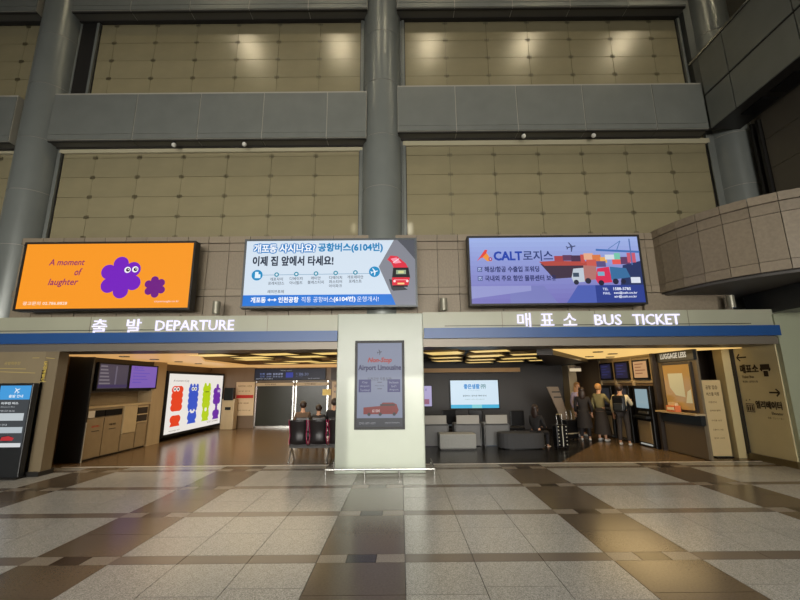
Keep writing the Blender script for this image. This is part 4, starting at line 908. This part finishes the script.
def person(loc, rz, h, label, top, bottom, hair, pose='stand', long_hair=False, coat=False, reach=0, shoes=(200, 200, 200), skirt=False, cloth_sleeve=True, group=None, bag=None):
    P = empty('person', loc, rz); tag(P, label, 'person', group); k = h / 1.72
    V = lambda *a: tuple(c * k for c in a)
    sit = pose == 'sit'
    pz = .95 if not sit else .55                       # pelvis height
    hip = [(-.09, 0, pz - .05), (.09, 0, pz - .05)]
    if sit: knee = [(-.11, .42, .50), (.11, .42, .50)]; ank = [(-.11, .44, .09), (.11, .40, .09)]
    else: knee = [(-.11, .03, .50), (.11, .0, .50)]; ank = [(-.12, -.02, .09), (.12, -.03, .09)]
    toe = [(ank[0][0] - .01, ank[0][1] + .15, .04), (ank[1][0] + .01, ank[1][1] + .15, .04)]
    b0 = pz
    waist = (0, .0, b0 + .14); chest = (0, .01, b0 + .34); neck = (0, .0, b0 + .49); head1 = (0, .02, b0 + .58); head2 = (0, .03, b0 + .67); head3 = (0, .02, b0 + .74)
    sh = [(-.18, 0, b0 + .43), (.18, 0, b0 + .43)]
    if sit: el = [(-.23, .08, b0 + .16), (.23, .08, b0 + .16)]; wr_ = [(-.13, .30, b0 + .12), (.13, .30, b0 + .12)]
    else: el = [(-.25, -.02, b0 + .16), (.25, -.02, b0 + .16)]; wr_ = [(-.25, .08, b0 - .07), (.25, .08, b0 - .07)]
    if reach and not sit: el[1] = (.25, .12, b0 + .2); wr_[1] = (.20, .36, b0 + .30)
    if reach == 2: el[0] = (-.25, .14, b0 + .2); wr_[0] = (-.14, .36, b0 + .26)
    vs = []; ed = []; ra = []
    def add(p, r_, par=None):
        vs.append(V(*p)); ra.append(r_ * k if not isinstance(r_, tuple) else (r_[0] * k, r_[1] * k)); i = len(vs) - 1
        if par is not None: ed.append((par, i))
        return i
    p = add((0, 0, b0), (.135, .105)); w_ = add(waist, (.12, .095), p); c_ = add(chest, (.15, .11), w_); n_ = add(neck, .052, c_)
    h1 = add(head1, (.068, .082), n_); h2 = add(head2, (.080, .098), h1); add(head3, (.058, .070), h2)
    for s in (0, 1):
        a = add(sh[s], .052, c_); e = add(el[s], .040, a); w2 = add(wr_[s], .026, e)
        d = (Vector(wr_[s]) - Vector(el[s])).normalized(); pm = Vector(wr_[s]) + d * .06; pi_ = add(tuple(pm), (.034, .018), w2)
        side = Vector((1, 0, 0)) if abs(d.x) < .8 else Vector((0, 1, 0)); sg_ = -1 if s else 1
        for q, L in zip((-1.5, -.5, .5, 1.5), (.055, .07, .075, .065)):
            f0 = pm + side * q * .016 + d * .035; cur = Vector((0, 0, -.01)) if sit or reach else Vector((0, .012, 0)); i1 = add(tuple(f0), .0085, pi_); i2 = add(tuple(f0 + d * L * .55 + cur * .5), .008, i1); add(tuple(f0 + d * L + cur * 1.6), .0065, i2)
        t0 = pm - d * .03 + side * sg_ * .034 + Vector((0, .01, 0)); i1 = add(tuple(t0), .010, pi_); add(tuple(t0 + d * .045 + side * sg_ * .012), .008, i1)
    for s in (0, 1):
        a = add(hip[s], .082, p); e = add(knee[s], .055, a); f = add(ank[s], .036, e); add(toe[s], (.035, .022), f)
    body = skin_mesh('body', vs, ed, ra, M_skin, P)
    # top garment
    vs2, ed2, ra2 = [], [], []
    def a2(p, r_, par=None):
        vs2.append(V(*p)); ra2.append(tuple(x * k for x in (r_ if isinstance(r_, tuple) else (r_, r_)))); i = len(vs2) - 1
        if par is not None: ed2.append((par, i))
        return i
    low = b0 - (.04 if not coat else (.45 if not sit else .05))
    q = a2((0, 0, low), (.165, .13) if not coat else (.20, .16)); q2 = a2(waist, (.145, .12), q); q3 = a2(chest, (.170, .130), q2); a2((0, 0, b0 + .455), (.075, .07), q3)
    for s in (0, 1):
        a = a2(sh[s], .068, q3); e = a2(el[s], .055, a)
        if cloth_sleeve: a2(tuple(Vector(el[s]).lerp(Vector(wr_[s]), .88)), .042, e)
    skin_mesh('coat' if coat else 'shirt', vs2, ed2, ra2, mat('cloth_%d_%d_%d' % top, top, .8, noise=.06, scale=30), P)
    if coat and not sit:
        b = MB(); b.cyl(V(0, 0, b0 + .12), V(0, 0, b0 - .02), .15 * k, .185 * k, caps=False); b.cyl(V(0, 0, b0 - .02), V(0, .01, .42), .185 * k, .25 * k, caps=False); b.build('coat_skirt', mat('cloth_%d_%d_%d' % top, top, .8), P)
    vs2, ed2, ra2 = [], [], []
    mb = mat('cloth_%d_%d_%d' % bottom, bottom, .8, noise=.06, scale=30)
    if skirt:
        b = MB(); b.cyl(V(0, 0, b0 + .06), V(0, 0, b0 - .05), .13 * k, .16 * k, caps=False); b.cyl(V(0, 0, b0 - .05), V(0, .02, .22), .16 * k, .26 * k, caps=False); b.build('skirt', mb, P)
    else:
        q = a2((0, 0, b0), (.150, .12))
        for s in (0, 1):
            a = a2(hip[s], .098, q); e = a2(knee[s], .075, a); a2(tuple(Vector(ank[s]) + Vector((0, 0, .03))), .062, e)
        skin_mesh('trousers', vs2, ed2, ra2, mb, P)
    for s in (0, 1):
        x, y = ank[s][0] * k, ank[s][1] * k
        MB().ball((x, y + .06 * k, .045 * k), .06 * k, (.75, 2.1, .75), n=12).build('shoe', mat('shoe_%d_%d_%d' % shoes, shoes, .5), P)
    # hair and face
    hz = (b0 + .66) * k
    b = MB(); b.ball((0, -.008 * k, hz + .035 * k), .112 * k, (.93, 1.03, 1.0), n=18)
    if long_hair: b.ball((0, -.05 * k, hz - .10 * k), .12 * k, (.95, .55, 1.7), n=16)
    hb = b.build('hair', hair, P)
    bm = bmesh.new(); bm.from_mesh(hb.data)                 # open the face side
    kill = [f for f in bm.faces if f.calc_center_median().y > .045 * k and f.calc_center_median().z < hz + .075 * k]
    bmesh.ops.delete(bm, geom=kill, context='FACES'); bm.to_mesh(hb.data); bm.free()
    fz = (b0 + .655) * k
    for s in (-1, 1): MB().ball((s * .032 * k, .118 * k, fz), .011 * k, n=8).build('eye', M_black, body); MB().ball((s * .083 * k, .02 * k, fz - .01 * k), .02 * k, (.4, .8, 1.3), n=8).build('ear', M_skin, body)
    MB().ball((0, .135 * k, fz - .03 * k), .014 * k, (.8, 1, 1.5), n=8).build('nose', M_skin, body); MB().ball((0, .117 * k, fz - .068 * k), .012 * k, (1.9, .5, .5), n=8).build('mouth', mat('lips', (160, 84, 78), .5), body)
    return P
rzR = -90 + 8
person((6.60, 12.40, 0), -40, 1.74, 'man in a cream shirt and dark trousers wearing a black backpack at the kiosks', (206, 192, 160), (50, 44, 42), M_hairb, reach=1)
bp = empty('backpack', (6.60, 12.40, 0), -40); tag(bp, 'black backpack on the back of the man in the cream shirt', 'backpack')
MB().bbox(-.17, .17, -.32, -.13, .98, 1.44, b=.06).build('main_bag', M_black, bp); MB().bbox(-.13, .13, -.37, -.30, 1.0, 1.22, b=.03).build('pocket', M_char, bp)
for s in (-1, 1): MB().tube([(s * .11, -.15, 1.40), (s * .12, -.06, 1.47), (s * .12, .10, 1.42), (s * .13, .13, 1.25), (s * .15, -.10, 1.04)], .018, n=8).build('shoulder_strap', M_black, bp)
person((6.40, 13.30, 0), -65, 1.76, 'light-haired woman in a patterned olive top and long dark skirt at the kiosks', (134, 128, 92), (40, 34, 32), M_hairl, long_hair=False, reach=1, skirt=True)
person((5.92, 13.45, 0), -25, 1.66, 'dark-haired person in a long black coat in the queue', (30, 26, 28), (26, 22, 24), M_hairb, coat=True, long_hair=True)
person((6.22, 14.45, 0), -170, 1.80, 'light-haired woman in a lavender top behind the black coat', (172, 160, 190), (40, 36, 40), M_hairl, long_hair=True, coat=False)
person((3.92, 12.12, -.06), -50, 1.62, 'person with long dark hair in black sitting on the dark ottoman', (28, 26, 28), (30, 28, 32), M_hairb, pose='sit', long_hair=True)
for i, (x, y, hgt, top, lb) in enumerate(((-2.98, 12.6, 1.74, (96, 76, 60), 'seated person in a brown top, leftmost beyond the black seats'), (-2.50, 12.6, 1.60, (36, 34, 38), 'short seated person in black, middle one beyond the seats'), (-2.02, 12.6, 1.84, (30, 30, 34), 'tall seated person in black nearest the pillar'))):
    person((x, y, -.02), 5 - 4 * i, hgt, lb, top, (34, 34, 40), M_hairb, pose='sit')
b2 = empty('beam_seating', (-2.92, 12.55, 0)); tag(b2, 'second row of black waiting seats with people on it', 'seating')
for i in range(5):
    MB().bbox(i * .48 - .22, i * .48 + .22, -.1, .38, .39, .44, b=.02).build('seat', M_seat, b2); MB().bbox(i * .48 - .2, i * .48 + .2, -.22, -.17, .48, .88, b=.02).build('backrest', M_seat, b2)
box('beam', M_dark, b2, -.2, 2.15, .1, .17, .31, .38)
for x in (-.1, 1.0, 2.1): MB().cyl((x, .13, .31), (x, -.12, .0), .02, n=8).cyl((x, .13, .31), (x, .38, 0), .02, n=8).build('leg', M_chrome, b2)
